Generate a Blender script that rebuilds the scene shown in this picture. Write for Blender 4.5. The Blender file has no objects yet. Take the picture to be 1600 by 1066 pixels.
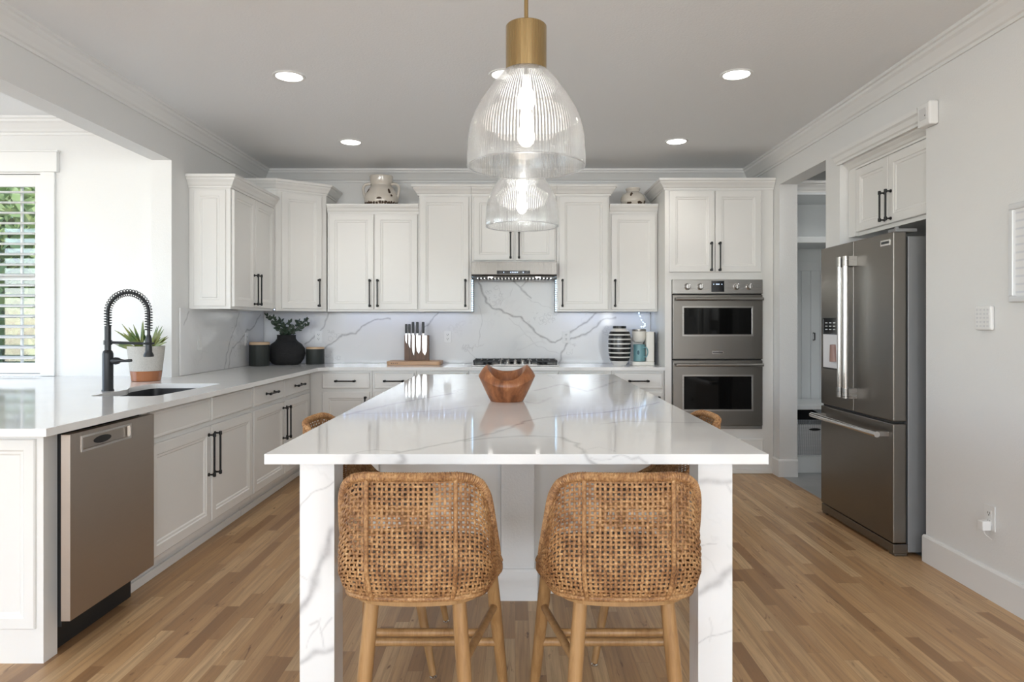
import bpy, bmesh, math, random
import numpy as np
from mathutils import Vector, Matrix
R = math.radians
S = bpy.context.scene
COL = S.collection
# ------------------------------------------------------------------ camera
CAMZ = 1.286
F = 1067.0; VX = 805.0; VY = 506.0
cd = bpy.data.cameras.new('camera'); cam = bpy.data.objects.new('camera', cd); COL.objects.link(cam)
cam.location = (0, 0, CAMZ); cam.rotation_euler = (R(90), 0, 0)
cd.sensor_width = 36; cd.lens = 36*F/1600
cd.shift_x = -(VX-800)/1600; cd.shift_y = -(533-VY)/1600
cd.clip_start = .05
S.camera = cam
S.view_settings.view_transform = 'Standard'; S.view_settings.look = 'None'
S.view_settings.gamma = 1; S.view_settings.use_curve_mapping = False
S.view_settings.exposure = 0.12
# ------------------------------------------------------------------ world and large lights
W = bpy.data.worlds.new('world'); S.world = W; W.use_nodes = True
nt = W.node_tree; bg = nt.nodes['Background']
sky = nt.nodes.new('ShaderNodeTexSky'); sky.sky_type = 'NISHITA'; sky.sun_disc = False
sky.sun_elevation = R(48); sky.sun_rotation = R(200); sky.altitude = 1600
nt.links.new(sky.outputs[0], bg.inputs[0]); bg.inputs[1].default_value = 0.6

def area(name, loc, rot, sx, sy, e, col=(1, 1, 1), spread=180):
    l = bpy.data.lights.new(name, 'AREA'); l.shape = 'RECTANGLE'; l.size = sx; l.size_y = sy
    l.energy = e; l.color = col; l.spread = R(spread)
    o = bpy.data.objects.new(name, l); o.location = loc; o.rotation_euler = rot; COL.objects.link(o)
    return o
# added daylight fill from unseen openings behind the camera and in the left room
area('rear_fill_light', (-3.45, -5.60, 2.13), (R(90), 0, 0), 4.1, .86, 205, (.89, .95, 1))
area('rear_fill_light', (1.70, -5.60, 2.13), (R(90), 0, 0), .75, .86, 75, (.89, .95, 1))
area('right_fill_light', (2.33, -4.05, 1.35), (R(90), 0, R(90)), 2.3, 2.0, 155, (.89, .95, 1))  # fill added through an unseen opening in the right wall
sl = bpy.data.lights.new('sun', 'SUN'); sl.energy = 3.0; sl.angle = R(.6); sl.color = (1, .95, .86)
so = bpy.data.objects.new('sun', sl); so.rotation_euler = Vector((-.3, 1, -1.1)).to_track_quat('-Z', 'Y').to_euler(); COL.objects.link(so)
area('side_room_fill_light', (-6.05, 2.6, 1.5), (R(90), 0, R(-90)), 3.0, 1.9, 40, (.91, .96, 1))  # fill added at the unseen outer wall of the side room
area('mudroom_light', (3.2, 5.3, 2.70), (0, 0, 0), .6, .6, 6)
# lamp strengths
E_CAN = 17.0; E_PEND = .45; E_LED = .17

# ------------------------------------------------------------------ pixel to point
def at(px, py, D):
    return Vector(((px-VX)*D/F, D, CAMZ-(py-VY)*D/F))
def on_x(px, py, x):
    D = x*F/(px-VX); return Vector((x, D, CAMZ-(py-VY)*D/F))
def on_z(px, py, z):
    D = (CAMZ-z)*F/(py-VY); return Vector(((px-VX)*D/F, D, z))

# ------------------------------------------------------------------ materials
def mat(name, col=(.8, .8, .8), rough=.5, metal=0, spec=.5, emit=None, es=0, coat=0):
    m = bpy.data.materials.new(name); m.use_nodes = True
    b = m.node_tree.nodes['Principled BSDF']
    b.inputs['Base Color'].default_value = (*col, 1); b.inputs['Roughness'].default_value = rough
    b.inputs['Metallic'].default_value = metal; b.inputs['Specular IOR Level'].default_value = spec
    b.inputs['Coat Weight'].default_value = coat
    if emit: b.inputs['Emission Color'].default_value = (*emit, 1); b.inputs['Emission Strength'].default_value = es
    return m
class NT:
    def __init__(s, m): s.t = m.node_tree; s.b = s.t.nodes['Principled BSDF']
    def n(s, ty, **kw):
        x = s.t.nodes.new(ty)
        for k, v in kw.items():
            if k in ('op',): x.operation = v
            elif k == 'ins':
                for i, val in v.items():
                    if isinstance(val, bpy.types.NodeSocket): s.t.links.new(val, x.inputs[i])
                    else: x.inputs[i].default_value = val
            else: setattr(x, k, v)
        return x
    def math(s, op, a, b=None, c=None, clamp=False):
        ins = {0: a}
        if b is not None: ins[1] = b
        if c is not None: ins[2] = c
        x = s.n('ShaderNodeMath', op=op, ins=ins); x.use_clamp = clamp
        return x.outputs[0]
    def ramp(s, f, stops):
        r = s.n('ShaderNodeValToRGB', ins={0: f}); e = r.color_ramp.elements
        while len(e) < len(stops): e.new(.5)
        for el, (p, c) in zip(e, stops): el.position = p; el.color = (*c, 1)
        return r.outputs[0]
    def mix(s, f, a, b, blend='MIX'):
        x = s.n('ShaderNodeMix', data_type='RGBA', blend_type=blend)
        for i, v in ((0, f), (6, a), (7, b)):
            if isinstance(v, bpy.types.NodeSocket): s.t.links.new(v, x.inputs[i])
            else: x.inputs[i].default_value = (*v, 1) if isinstance(v, tuple) else v
        return x.outputs[2]
    def coord(s, scale=(1, 1, 1), kind='Object'):
        c = s.n('ShaderNodeTexCoord'); m = s.n('ShaderNodeMapping', ins={0: c.outputs[kind]})
        m.inputs['Scale'].default_value = scale; return m.outputs[0]
    def noise(s, v, scale, detail=2, rough=.5, dist=0):
        x = s.n('ShaderNodeTexNoise', ins={'Vector': v, 'Scale': scale, 'Detail': detail, 'Roughness': rough, 'Distortion': dist}); return x.outputs[0]
    def bump(s, h, strength=.3, dist=.01):
        x = s.n('ShaderNodeBump', ins={'Height': h, 'Strength': strength, 'Distance': dist}); s.t.links.new(x.outputs[0], s.b.inputs['Normal'])
    def base(s, c): s.t.links.new(c, s.b.inputs['Base Color'])
    def rough(s, c): s.t.links.new(c, s.b.inputs['Roughness'])

def wallpaint(name, col, scale=130, st=.25):
    m = mat(name, col, .62, spec=.35); n = NT(m)
    g = n.n('ShaderNodeNewGeometry').outputs['Position']
    n.bump(n.noise(g, scale, 2, .5), st, .004); return m
M_wall = wallpaint('wall_paint', (.80, .80, .79))
M_ceil = wallpaint('ceiling_paint', (.88, .89, .90), 90, .35)
M_trim = mat('trim_paint', (.82, .82, .81), .38)
M_cab = mat('cabinet_paint', (.81, .80, .775), .36)
M_black = mat('black_metal', (.012, .012, .013), .38, .3)
M_dark = mat('dark_void', (.015, .015, .015), .6)
M_sink = mat('black_composite', (.014, .015, .018), .45)
M_faucet = mat('matte_black_faucet', (.022, .025, .028), .38, .2)
M_plastic = mat('white_plastic', (.82, .82, .81), .35)
M_slot = mat('outlet_slot', (.10, .10, .10), .5)
def steel(name, col, rough, axis=(3, 3, 400), bump=.02):
    m = mat(name, col, rough, 1.0); n = NT(m)
    v = n.coord(axis); f = n.noise(v, 1.0, 2, .6)
    n.rough(n.math('MULTIPLY_ADD', f, .18, rough-.09)); n.bump(f, bump, .002); return m
M_steel = steel('brushed_steel', (.36, .345, .325), .30)
M_slate = steel('slate_steel', (.205, .19, .172), .32)
M_hood = steel('hood_steel', (.17, .16, .148), .30, (400, 3, 3))
M_dish = steel('dishwasher_steel', (.46, .415, .37), .40)
M_chrome = mat('polished_steel', (.68, .67, .66), .16, 1.0)
M_side = mat('appliance_side', (.26, .265, .27), .45, .3)
M_glassblk = mat('oven_glass', (.004, .004, .004), .06, 0, .22)
M_panel = mat('control_glass', (.008, .009, .012), .12)
M_brass = steel('brushed_brass', (.47, .34, .17), .27, (300, 300, 3))
M_emit = mat('lamp_lens', (1, 1, 1), .4, emit=(1, .97, .92), es=9)
M_bulb = mat('bulb_glow', (1, 1, 1), .4, emit=(1, .97, .93), es=6)
M_led = mat('led_glow', (.7, .85, 1), .4, emit=(.42, .62, 1), es=14)
M_ledd = mat('led_diode', (.7, .85, 1), .4, emit=(.42, .70, 1), es=6)
M_icon = mat('display_icons', (.6, .7, .9), .4, emit=(.6, .75, 1), es=1.0)
M_terra = mat('terracotta_glaze', (.33, .12, .045), .25, coat=.4)
M_conc = mat('pot_concrete', (.52, .50, .46), .8)
n = NT(M_conc); n.base(n.ramp(n.noise(n.coord(), 130, 4, .7), [(.3, (.42, .405, .375)), (.7, (.56, .54, .505))]))
M_soil = mat('soil', (.04, .03, .02), .9)
M_leaf = mat('strap_leaf', (.10, .17, .035), .4)
n = NT(M_leaf); n.base(n.ramp(n.noise(n.coord(), 9, 2), [(.35, (.045, .12, .035)), (.6, (.17, .20, .05)), (.8, (.28, .26, .08))]))
M_eleaf = mat('eucalyptus_leaf', (.035, .06, .035), .5)
M_stem = mat('stem', (.05, .035, .02), .7)
M_vaseb = mat('rough_black_clay', (.014, .014, .015), .75)
n = NT(M_vaseb); n.bump(n.noise(n.coord((1, 1, 6)), 40, 4, .7), .8, .01)
M_can = mat('canister_green_black', (.022, .027, .024), .55)
n = NT(M_can); n.bump(n.noise(n.coord((1, 1, 25)), 18, 1), .2, .004)
M_lid = mat('pale_wood_lid', (.60, .42, .26), .5)
M_cream = mat('cream_glaze', (.66, .61, .54), .18, coat=.6)
M_brown = mat('brown_glaze_chip', (.06, .035, .02), .6)
M_blackz = mat('black_band_glaze', (.012, .012, .012), .25)
M_white = mat('white_glaze', (.78, .76, .73), .3)
M_teal = mat('teal_mug', (.16, .33, .36), .3)
M_tealmark = mat('dark_mug_mark', (.02, .08, .11), .4)
M_coffee = mat('cream_plastic', (.80, .77, .71), .35)
M_knife = mat('knife_steel', (.85, .85, .84), .28, .55)
M_basket = mat('white_basket', (.74, .74, .74), .6)
n = NT(M_basket)
vv = n.n('ShaderNodeTexVoronoi', ins={'Vector': n.coord((1, .2, 1.6)), 'Scale': 62.0, 'Randomness': 0.0}).outputs['Distance']
n.base(n.ramp(vv, [(.30, (.80, .80, .80)), (.55, (.45, .45, .46))])); n.bump(vv, .8, .01)
M_tile = mat('grey_tile', (.30, .31, .31), .4)
n = NT(M_tile); g = n.n('ShaderNodeNewGeometry').outputs['Position']
n.base(n.ramp(n.noise(g, 3, 4), [(.3, (.26, .27, .27)), (.7, (.36, .37, .37))]))
M_grey = mat('seat_fabric', (.16, .135, .115), .85)
n = NT(M_grey); n.bump(n.noise(n.coord(), 300, 2), .4, .003)
M_tree = mat('tree_leaf', (.22, .34, .08), .55)
n = NT(M_tree); n.base(n.ramp(n.noise(n.coord(), 1.6, 3), [(.3, (.10, .17, .045)), (.55, (.30, .38, .12)), (.75, (.55, .58, .30))]))
M_bark = mat('bark', (.12, .085, .06), .9)
M_paper = mat('print_paper', (.78, .78, .79), .6)
n = NT(M_paper)
br = n.n('ShaderNodeTexWave', wave_type='BANDS', bands_direction='Z', ins={'Vector': n.coord(), 'Scale': 9.0, 'Distortion': .3})
n.base(n.ramp(br.outputs[1], [(.05, (.68, .69, .72)), (.25, (.80, .80, .80))]))
M_silver = mat('silver_frame', (.74, .75, .76), .35, .15)
M_grass = mat('grass', (.12, .2, .05), .9)

def wood(name, stops, scale=(30, 30, 1.5), rough=.45, axisrot=None):
    m = mat(name, (.5, .3, .15), rough); n = NT(m)
    v = n.coord(scale); f = n.noise(v, 1.0, 5, .65, .4)
    n.base(n.ramp(f, stops)); n.bump(f, .08, .002); return m
M_oak = wood('stool_oak', [(.25, (.24, .125, .045)), (.5, (.35, .195, .078)), (.75, (.43, .255, .11))], (60, 60, 3), .42)
M_block = wood('walnut_block', [(.3, (.07, .035, .018)), (.7, (.17, .085, .045))], (40, 40, 3))
M_board = wood('cutting_board_wood', [(.3, (.50, .30, .17)), (.7, (.62, .40, .25))], (3, 40, 40))
M_bowl = wood('orange_wood', [(.30, (.09, .028, .010)), (.46, (.23, .080, .028)), (.60, (.33, .125, .048)), (.72, (.50, .27, .15))], (22, 22, 5), .38)

# rattan strands
def rattan(name, stripes=0):
    m = mat(name, (.5, .3, .12), .5, spec=.4); n = NT(m)
    v = n.coord(); f = n.noise(v, 16, 4, .7); f2 = n.noise(v, 170, 1, .5)
    s = n.math('ADD', n.math('MULTIPLY', f, .6), n.math('MULTIPLY', f2, .45))
    n.base(n.ramp(s, [(.34, (.105, .046, .018)), (.47, (.25, .118, .046)), (.60, (.41, .225, .095)), (.74, (.60, .385, .195))]))
    return m
M_rattan = rattan('rattan_strand')

# quartz with grey veins: drawn veins come from the mesh attribute, faint ones from noise
def quartz():
    m = mat('veined_quartz', (.82, .82, .81), .07, spec=.5); n = NT(m)
    a = n.n('ShaderNodeAttribute', attribute_name='vein').outputs['Fac']
    g = n.n('ShaderNodeNewGeometry').outputs['Position']
    f = n.noise(g, 1.3, 5, .6, .8)
    th = n.math('SUBTRACT', f, .5); th = n.math('ABSOLUTE', th)
    th = n.math('SUBTRACT', 1.0, n.math('MULTIPLY', th, 90), clamp=True)
    msk = n.math('MULTIPLY', n.math('SUBTRACT', n.noise(g, 1.9, 1), .50, clamp=True), 3.0, clamp=True)
    faint = n.math('MULTIPLY', n.math('MULTIPLY', th, msk), .35)
    tot = n.math('MAXIMUM', n.math('MULTIPLY', a, n.math('MULTIPLY_ADD', n.noise(g, 45, 3), .9, .45)), faint, clamp=True)
    cloud = n.ramp(n.noise(g, 2.2, 3), [(.3, (.79, .79, .785)), (.7, (.83, .83, .825))])
    n.base(n.mix(tot, cloud, (.36, .355, .36)))
    return m
M_quartz = quartz()

def floor_mat():
    m = mat('oak_strip_floor', (.5, .3, .15), .35, spec=.45); n = NT(m)
    g = n.n('ShaderNodeNewGeometry').outputs['Position']
    sp = n.n('ShaderNodeSeparateXYZ', ins={0: g}); X, Y = sp.outputs[0], sp.outputs[1]
    xr = n.math('DIVIDE', X, .057); row = n.math('FLOOR', xr); fx = n.math('FRACT', xr)
    wn = n.n('ShaderNodeTexWhiteNoise', noise_dimensions='1D', ins={'W': row})
    ln = n.math('MULTIPLY_ADD', wn.outputs[0], .7, .45)
    yy = n.math('ADD', n.math('DIVIDE', Y, ln), n.math('MULTIPLY', wn.outputs[0], 37.0))
    idx = n.math('FLOOR', yy); fy = n.math('FRACT', yy)
    cv = n.n('ShaderNodeCombineXYZ', ins={0: row, 1: idx})
    w2 = n.n('ShaderNodeTexWhiteNoise', noise_dimensions='2D', ins={'Vector': cv.outputs[0]})
    r = w2.outputs[0]
    ed = n.math('MINIMUM', n.math('MULTIPLY', n.math('MINIMUM', fx, n.math('SUBTRACT', 1.0, fx)), .057),
                n.math('MULTIPLY', n.math('MINIMUM', fy, n.math('SUBTRACT', 1.0, fy)), ln))
    seam = n.math('SUBTRACT', 1.0, n.math('MULTIPLY', ed, 900.0), clamp=True)
    gv = n.n('ShaderNodeCombineXYZ', ins={0: n.math('MULTIPLY', X, 55.0), 1: n.math('MULTIPLY_ADD', Y, 2.2, n.math('MULTIPLY', r, 91.0)), 2: n.math('MULTIPLY', r, 40.0)})
    gr = n.noise(gv.outputs[0], 1.0, 5, .6, .6)
    gv2 = n.n('ShaderNodeCombineXYZ', ins={0: n.math('MULTIPLY', X, 9.0), 1: n.math('MULTIPLY_ADD', Y, 1.0, n.math('MULTIPLY', r, 50.0))})
    big = n.noise(gv2.outputs[0], 1.0, 4, .6, 1.2)
    tone = n.ramp(r, [(.0, (.29, .155, .071)), (.12, (.39, .225, .106)), (.35, (.50, .305, .150)), (.75, (.575, .372, .194)), (1.0, (.67, .472, .268))])
    c = n.mix(n.math('MULTIPLY', n.math('SUBTRACT', .62, gr, clamp=True), 1.7, clamp=True), tone, (.20, .115, .06))
    c = n.mix(n.math('MULTIPLY', n.math('SUBTRACT', big, .60, clamp=True), 3.2, clamp=True), c, (.30, .155, .075))
    kv = n.n('ShaderNodeCombineXYZ', ins={0: n.math('MULTIPLY', X, 26.0), 1: n.math('MULTIPLY_ADD', Y, 5.0, n.math('MULTIPLY', r, 23.0))})
    kn_ = n.noise(kv.outputs[0], 1.0, 3, .7, .8)
    c = n.mix(n.math('MULTIPLY', n.math('SUBTRACT', kn_, .632, clamp=True), 9.0, clamp=True), c, (.16, .075, .035))
    c = n.mix(n.math('MULTIPLY', seam, .55), c, (.12, .065, .03))
    n.base(c)
    n.rough(n.math('MULTIPLY_ADD', gr, .2, .27))
    n.bump(n.math('SUBTRACT', n.math('MULTIPLY', gr, .15), seam), .15, .002)
    return m
M_floor = floor_mat()

def ribbed_glass():
    m = bpy.data.materials.new('ribbed_glass'); m.use_nodes = True; t = m.node_tree
    t.nodes.remove(t.nodes['Principled BSDF']); out = t.nodes['Material Output']
    tr = t.nodes.new('ShaderNodeBsdfTransparent'); tr.inputs[0].default_value = (.97, .975, .975, 1)
    rf = t.nodes.new('ShaderNodeBsdfGlass'); rf.inputs['Roughness'].default_value = .05; rf.inputs['IOR'].default_value = 1.45
    tl = t.nodes.new('ShaderNodeBsdfTranslucent'); tl.inputs[0].default_value = (.92, .92, .92, 1)
    gl = t.nodes.new('ShaderNodeBsdfGlossy'); gl.inputs['Roughness'].default_value = .16
    lw = t.nodes.new('ShaderNodeLayerWeight'); lw.inputs[0].default_value = .35
    mr = t.nodes.new('ShaderNodeMath'); mr.operation = 'MULTIPLY_ADD'; mr.inputs[1].default_value = .40; mr.inputs[2].default_value = .05
    t.links.new(lw.outputs['Facing'], mr.inputs[0])
    def mix(f, a, b):
        x = t.nodes.new('ShaderNodeMixShader')
        if isinstance(f, float): x.inputs[0].default_value = f
        else: t.links.new(f, x.inputs[0])
        t.links.new(a.outputs[0], x.inputs[1]); t.links.new(b.outputs[0], x.inputs[2]); return x
    x = mix(.38, tr, rf); x = mix(.10, x, tl); x = mix(mr.outputs[0], x, gl)
    t.links.new(x.outputs[0], out.inputs[0]); return m
M_glass = ribbed_glass()
def pane_glass():
    m = bpy.data.materials.new('window_glass'); m.use_nodes = True; t = m.node_tree
    t.nodes.remove(t.nodes['Principled BSDF']); out = t.nodes['Material Output']
    tr = t.nodes.new('ShaderNodeBsdfTransparent'); gl = t.nodes.new('ShaderNodeBsdfGlossy'); gl.inputs['Roughness'].default_value = .02
    mx = t.nodes.new('ShaderNodeMixShader'); mx.inputs[0].default_value = .06
    t.links.new(tr.outputs[0], mx.inputs[1]); t.links.new(gl.outputs[0], mx.inputs[2]); t.links.new(mx.outputs[0], out.inputs[0]); return m
M_pane = pane_glass()

# ------------------------------------------------------------------ mesh builder
class MB:
    def __init__(s): s.v = []; s.f = []
    def add(s, vs, fs):
        o = len(s.v); s.v += [tuple(v) for v in vs]; s.f += [tuple(i+o for i in f) for f in fs]; return s
    def box(s, x0, x1, y0, y1, z0, z1):
        return s.add([(x0,y0,z0),(x1,y0,z0),(x1,y1,z0),(x0,y1,z0),(x0,y0,z1),(x1,y0,z1),(x1,y1,z1),(x0,y1,z1)],
                     [(0,3,2,1),(4,5,6,7),(0,1,5,4),(1,2,6,5),(2,3,7,6),(3,0,4,7)])
    def prism(s, pts, z0, z1):
        k = len(pts)
        return s.add([(x,y,z0) for x,y in pts]+[(x,y,z1) for x,y in pts],
                     [tuple(range(k))[::-1], tuple(range(k,2*k))]+[(i,(i+1)%k,(i+1)%k+k,i+k) for i in range(k)])
    def lathe(s, prof, c=(0,0,0), n=32, cap0=True, cap1=True, axis='z', wob=None):
        vs = []; fs = []
        for j,(r,z) in enumerate(prof):
            for i in range(n):
                a = 2*math.pi*i/n; rr = r*(wob(i,j) if wob else 1)
                p = (rr*math.cos(a), rr*math.sin(a), z)
                if axis == 'y': p = (p[0], z, p[1])
                if axis == 'x': p = (z, p[0], p[1])
                vs.append((p[0]+c[0], p[1]+c[1], p[2]+c[2]))
        m = len(prof)
        for j in range(m-1):
            for i in range(n): fs.append((j*n+i, j*n+(i+1)%n, (j+1)*n+(i+1)%n, (j+1)*n+i))
        if cap0: fs.append(tuple(range(n))[::-1])
        if cap1: fs.append(tuple(range((m-1)*n, m*n)))
        return s.add(vs, fs)
    def tube(s, pts, rad, n=8, closed=False, cap=True, flat=None):
        pts = [Vector(p) for p in pts]; m = len(pts)
        if not hasattr(rad, '__len__'): rad = [rad]*m
        T = []
        for i in range(m):
            a = pts[(i-1)%m] if (closed or i>0) else pts[i]; b = pts[(i+1)%m] if (closed or i<m-1) else pts[i]
            T.append((b-a).normalized())
        up = Vector((0,0,1)) if abs(T[0].z)<.9 else Vector((0,1,0))
        N = (up-T[0]*up.dot(T[0])).normalized(); vs = []; fs = []
        for i in range(m):
            N = (N-T[i]*N.dot(T[i])).normalized(); B = T[i].cross(N)
            for k in range(n):
                a = 2*math.pi*k/n
                vs.append(pts[i]+(N*math.cos(a)+B*math.sin(a))*rad[i])
        for i in range(m if closed else m-1):
            for k in range(n):
                j = (i+1)%m
                fs.append((i*n+k, i*n+(k+1)%n, j*n+(k+1)%n, j*n+k))
        if cap and not closed: fs += [tuple(range(n))[::-1], tuple(range((m-1)*n, m*n))]
        return s.add(vs, fs)
    def cyl(s, p0, p1, r0, r1=None, n=20): return s.tube([p0, p1], [r0, r0 if r1 is None else r1], n)
    def panel(s, x0, x1, z0, z1, y, rings, back=None):
        """rings of (inset, depth): depth>0 is towards +y (into the door); front faces -y"""
        vs = []; fs = []
        if back is not None: vs += [(x0,back,z0),(x1,back,z0),(x1,back,z1),(x0,back,z1)]
        for i,d in rings: vs += [(x0+i,y+d,z0+i),(x1-i,y+d,z0+i),(x1-i,y+d,z1-i),(x0+i,y+d,z1-i)]
        m = len(vs)//4
        for j in range(m-1):
            for k in range(4): fs.append((j*4+k, j*4+(k+1)%4, (j+1)*4+(k+1)%4, (j+1)*4+k))
        fs.append(tuple(range((m-1)*4, m*4)))
        if back is not None: fs.append((3,2,1,0))
        return s.add(vs, fs)
    def sweep(s, path, prof, z0=0):
        """path in plan, profile (out, z); 'out' is to the right of travel"""
        P = [Vector(p) for p in path]; m = len(P); k = len(prof); vs = []; fs = []
        for i in range(m):
            d = []
            if i>0: d.append((P[i]-P[i-1]).normalized())
            if i<m-1: d.append((P[i+1]-P[i]).normalized())
            ns = [Vector((q.y,-q.x)) for q in d]
            nn = ns[0] if len(ns)==1 else (ns[0]+ns[1])/(1+ns[0].dot(ns[1]))
            for o,z in prof: vs.append((P[i].x+nn.x*o, P[i].y+nn.y*o, z0+z))
        for i in range(m-1):
            for j in range(k): fs.append((i*k+j, i*k+(j+1)%k, (i+1)*k+(j+1)%k, (i+1)*k+j))
        fs += [tuple(range(k))[::-1], tuple(range((m-1)*k, m*k))]
        return s.add(vs, fs)
    def xf(s, M):
        s.v = [tuple(M @ Vector(v)) for v in s.v]; return s
    def build(s, name, m, parent=None, smooth=False, bevel=0, loc=(0,0,0), rz=0, recalc=True):
        me = bpy.data.meshes.new(name); me.from_pydata(s.v, [], s.f); me.update()
        if recalc:
            b = bmesh.new(); b.from_mesh(me); bmesh.ops.recalc_face_normals(b, faces=b.faces); b.to_mesh(me); b.free()
        if smooth:
            me.polygons.foreach_set('use_smooth', [True]*len(me.polygons)); me.set_sharp_from_angle(angle=R(38))
        me.materials.append(m)
        o = bpy.data.objects.new(name, me); COL.objects.link(o); o.location = loc; o.rotation_euler = (0,0,rz)
        if parent: o.parent = parent
        if bevel:
            md = o.modifiers.new('bevel','BEVEL'); md.width = bevel; md.segments = 2; md.limit_method = 'ANGLE'; md.angle_limit = R(40)
        return o

def tag(o, label, cat, group=None, kind=None):
    if label: o['label'] = label
    if cat: o['category'] = cat
    if group: o['group'] = group
    if kind: o['kind'] = kind
    return o
def thing(name, label, cat, loc=(0,0,0), rz=0, group=None):
    o = bpy.data.objects.new(name, None); COL.objects.link(o); o.empty_display_size = .1
    o.location = loc; o.rotation_euler = (0,0,rz); return tag(o, label, cat, group)
def struct(o, label=None):
    o['kind'] = 'structure'
    if label: o['label'] = label
    return o
def copy_tree(o, parent=None):
    c = o.copy(); COL.objects.link(c)
    if parent: c.parent = parent
    for ch in list(o.children): copy_tree(ch, c)
    return c
def spline(pts, n):
    P = [Vector(p) for p in pts]; out = []; m = len(P)-1
    for i in range(n):
        t = i/(n-1)*m; k = min(int(t), m-1); u = t-k
        p0 = P[max(k-1,0)]; p1 = P[k]; p2 = P[k+1]; p3 = P[min(k+2,m)]
        out.append(.5*((2*p1)+(p2-p0)*u+(2*p0-5*p1+4*p2-p3)*u*u+(3*p1-p0-3*p2+p3)*u**3))
    return out

# ------------------------------------------------------------------ room shell
XL, XR, YB, ZC = -2.39, 2.22, 6.48, 2.74
YR = -5.5
XS = -6.0          # far side of the room on the left
def wall(name, boxes, m=M_wall, label=None):
    b = MB()
    for bx in boxes: b.box(*bx)
    return struct(b.build(name, m), label)
struct(MB().box(XS-.15, 2.245, YR-.15, YB+.1, -.06, 0).build('floor', M_floor), 'oak strip floor')
struct(MB().box(2.245, 4.2, 3.0, YB+.1, -.06, 0).build('floor', M_tile), 'grey tile floor of the mudroom')
struct(MB().box(XS-.15, 4.2, YR-.15, YB+.15, ZC, ZC+.1).build('ceiling', M_ceil))
wall('wall_back', [(XL-.14, 4.2, YB, YB+.12, 0, ZC)])
OPY = 4.75
wall('wall_left', [(XL-.14, XL, OPY, YB, 0, ZC), (XL-.14, XL, YR, OPY, 2.425, ZC)])
# the right wall with the doorway to the mudroom, the fridge niche and an unseen opening added for light
NY0, NY1, NZ = 3.69, 4.67, 2.40
DY0, DY1, DZ = 4.88, 5.735, 2.457
wall('wall_right', [(XR, XR+.15, YR, -5.25, 0, ZC), (XR, XR+.15, -5.25, -2.85, 0, .3), (XR, XR+.15, -5.25, -2.85, 2.4, ZC), (XR, XR+.15, -2.85, NY0, 0, ZC), (XR, XR+.15, NY0, NY1, NZ, ZC), (XR, XR+.15, NY1, DY0, 0, ZC),
                    (XR, XR+.15, DY0, DY1, DZ, ZC), (XR, XR+.15, DY1, YB, 0, ZC),
                    (XR+.15, 3.05, NY0-.10, NY0, 0, NZ+.1), (XR+.15, 3.05, NY1, NY1+.10, 0, NZ+.1), (2.97, 3.05, NY0, NY1, 0, NZ+.1),
                    (XR+.15, 2.97, NY0, NY1, NZ, NZ+.1)])
wall('wall_right_mudroom', [(4.1, 4.2, 3.0, YB, 0, ZC)])
wall('wall_front_mudroom', [(3.05, 4.1, 3.0, 3.1, 0, ZC)])
# room on the left: window wall, outer wall with a wide opening, rear wall with unseen openings added for light
WX0, WX1, WZ0, WZ1 = -4.30, -3.36, .93, 2.35
SY = 4.85
wall('wall_back_side_room', [(WX1, XL-.14, SY, SY+.14, 0, ZC), (XS, WX0, SY, SY+.14, 0, ZC), (WX0, WX1, SY, SY+.14, 0, WZ0), (WX0, WX1, SY, SY+.14, WZ1, ZC)])
wall('wall_left_side_room', [(XS-.14, XS, YR, 1.0, 0, ZC), (XS-.14, XS, 4.2, SY+.14, 0, ZC), (XS-.14, XS, 1.0, 4.2, 0, .5), (XS-.14, XS, 1.0, 4.2, 2.5, ZC)])
wall('wall_rear', [(XS, -5.6, YR-.14, YR, 0, ZC), (2.1, XR+.15, YR-.14, YR, 0, ZC), (-5.6, 2.1, YR-.14, YR, 0, 1.65), (-5.6, 2.1, YR-.14, YR, 2.6, ZC), (-1.35, 1.30, YR-.14, YR, 1.65, 2.6)])
# cornices
CR = [(0,-.115),(.010,-.115),(.013,-.100),(.024,-.094),(.034,-.078),(.060,-.045),(.074,-.034),(.078,-.020),(.090,-.016),(.092,0),(0,0)]
b = MB(); b.sweep([(XR, YR), (XR, YB), (XL, YB), (XL, YR)][::-1], CR, ZC); struct(b.build('trim_1', M_trim), 'white crown moulding round the kitchen ceiling')
b = MB(); b.sweep([(XS, SY), (XL-.14, SY)], CR, ZC); struct(b.build('trim_2', M_trim), 'white crown moulding above the window wall')
BB = [(0,0),(.014,0),(.014,.135),(.009,.146),(0,.146)]
b = MB(); b.sweep([(XR+.1, NY0), (XR, NY0), (XR, YR)], BB); struct(b.build('baseboard_right', M_trim), 'tall white baseboard beside the fridge')
b = MB(); b.sweep([(XR, YB-.6), (XR, DY1), (XR+.15, DY1)], BB); struct(b.build('baseboard_doorway', M_trim))
b = MB(); b.sweep([(XR+.15, DY0), (XR, DY0), (XR, NY1+.005)], BB); struct(b.build('baseboard_post', M_trim))

# ------------------------------------------------------------------ side room window with shutters
wn = struct(MB().build('window_1', M_trim), 'window with white casing and shutters in the side room')
wn.data.clear_geometry()
cb = MB()
cb.box(WX1, WX1+.10, SY-.022, SY, .916, WZ1+.01); cb.box(WX0-.10, WX0, SY-.022, SY, .916, WZ1+.01)
cb.box(WX0-.13, WX1+.125, SY-.034, SY, WZ1+.01, WZ1+.15); cb.box(WX0-.14, WX1+.135, SY-.04, SY, WZ1+.15, WZ1+.162)
cb.build('window_frame', M_trim, wn, bevel=.003)
cb = MB()
for z0, z1 in ((WZ0+.002, WZ0+.05), (1.60, 1.64), (WZ1-.05, WZ1-.002)): cb.box(WX0+.002, WX1-.002, SY+.09, SY+.12, z0, z1)
for x in (WX0+.002, -3.86, WX1-.052): cb.box(x, x+.05, SY+.09, SY+.12, WZ0+.002, WZ1-.002)
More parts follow.
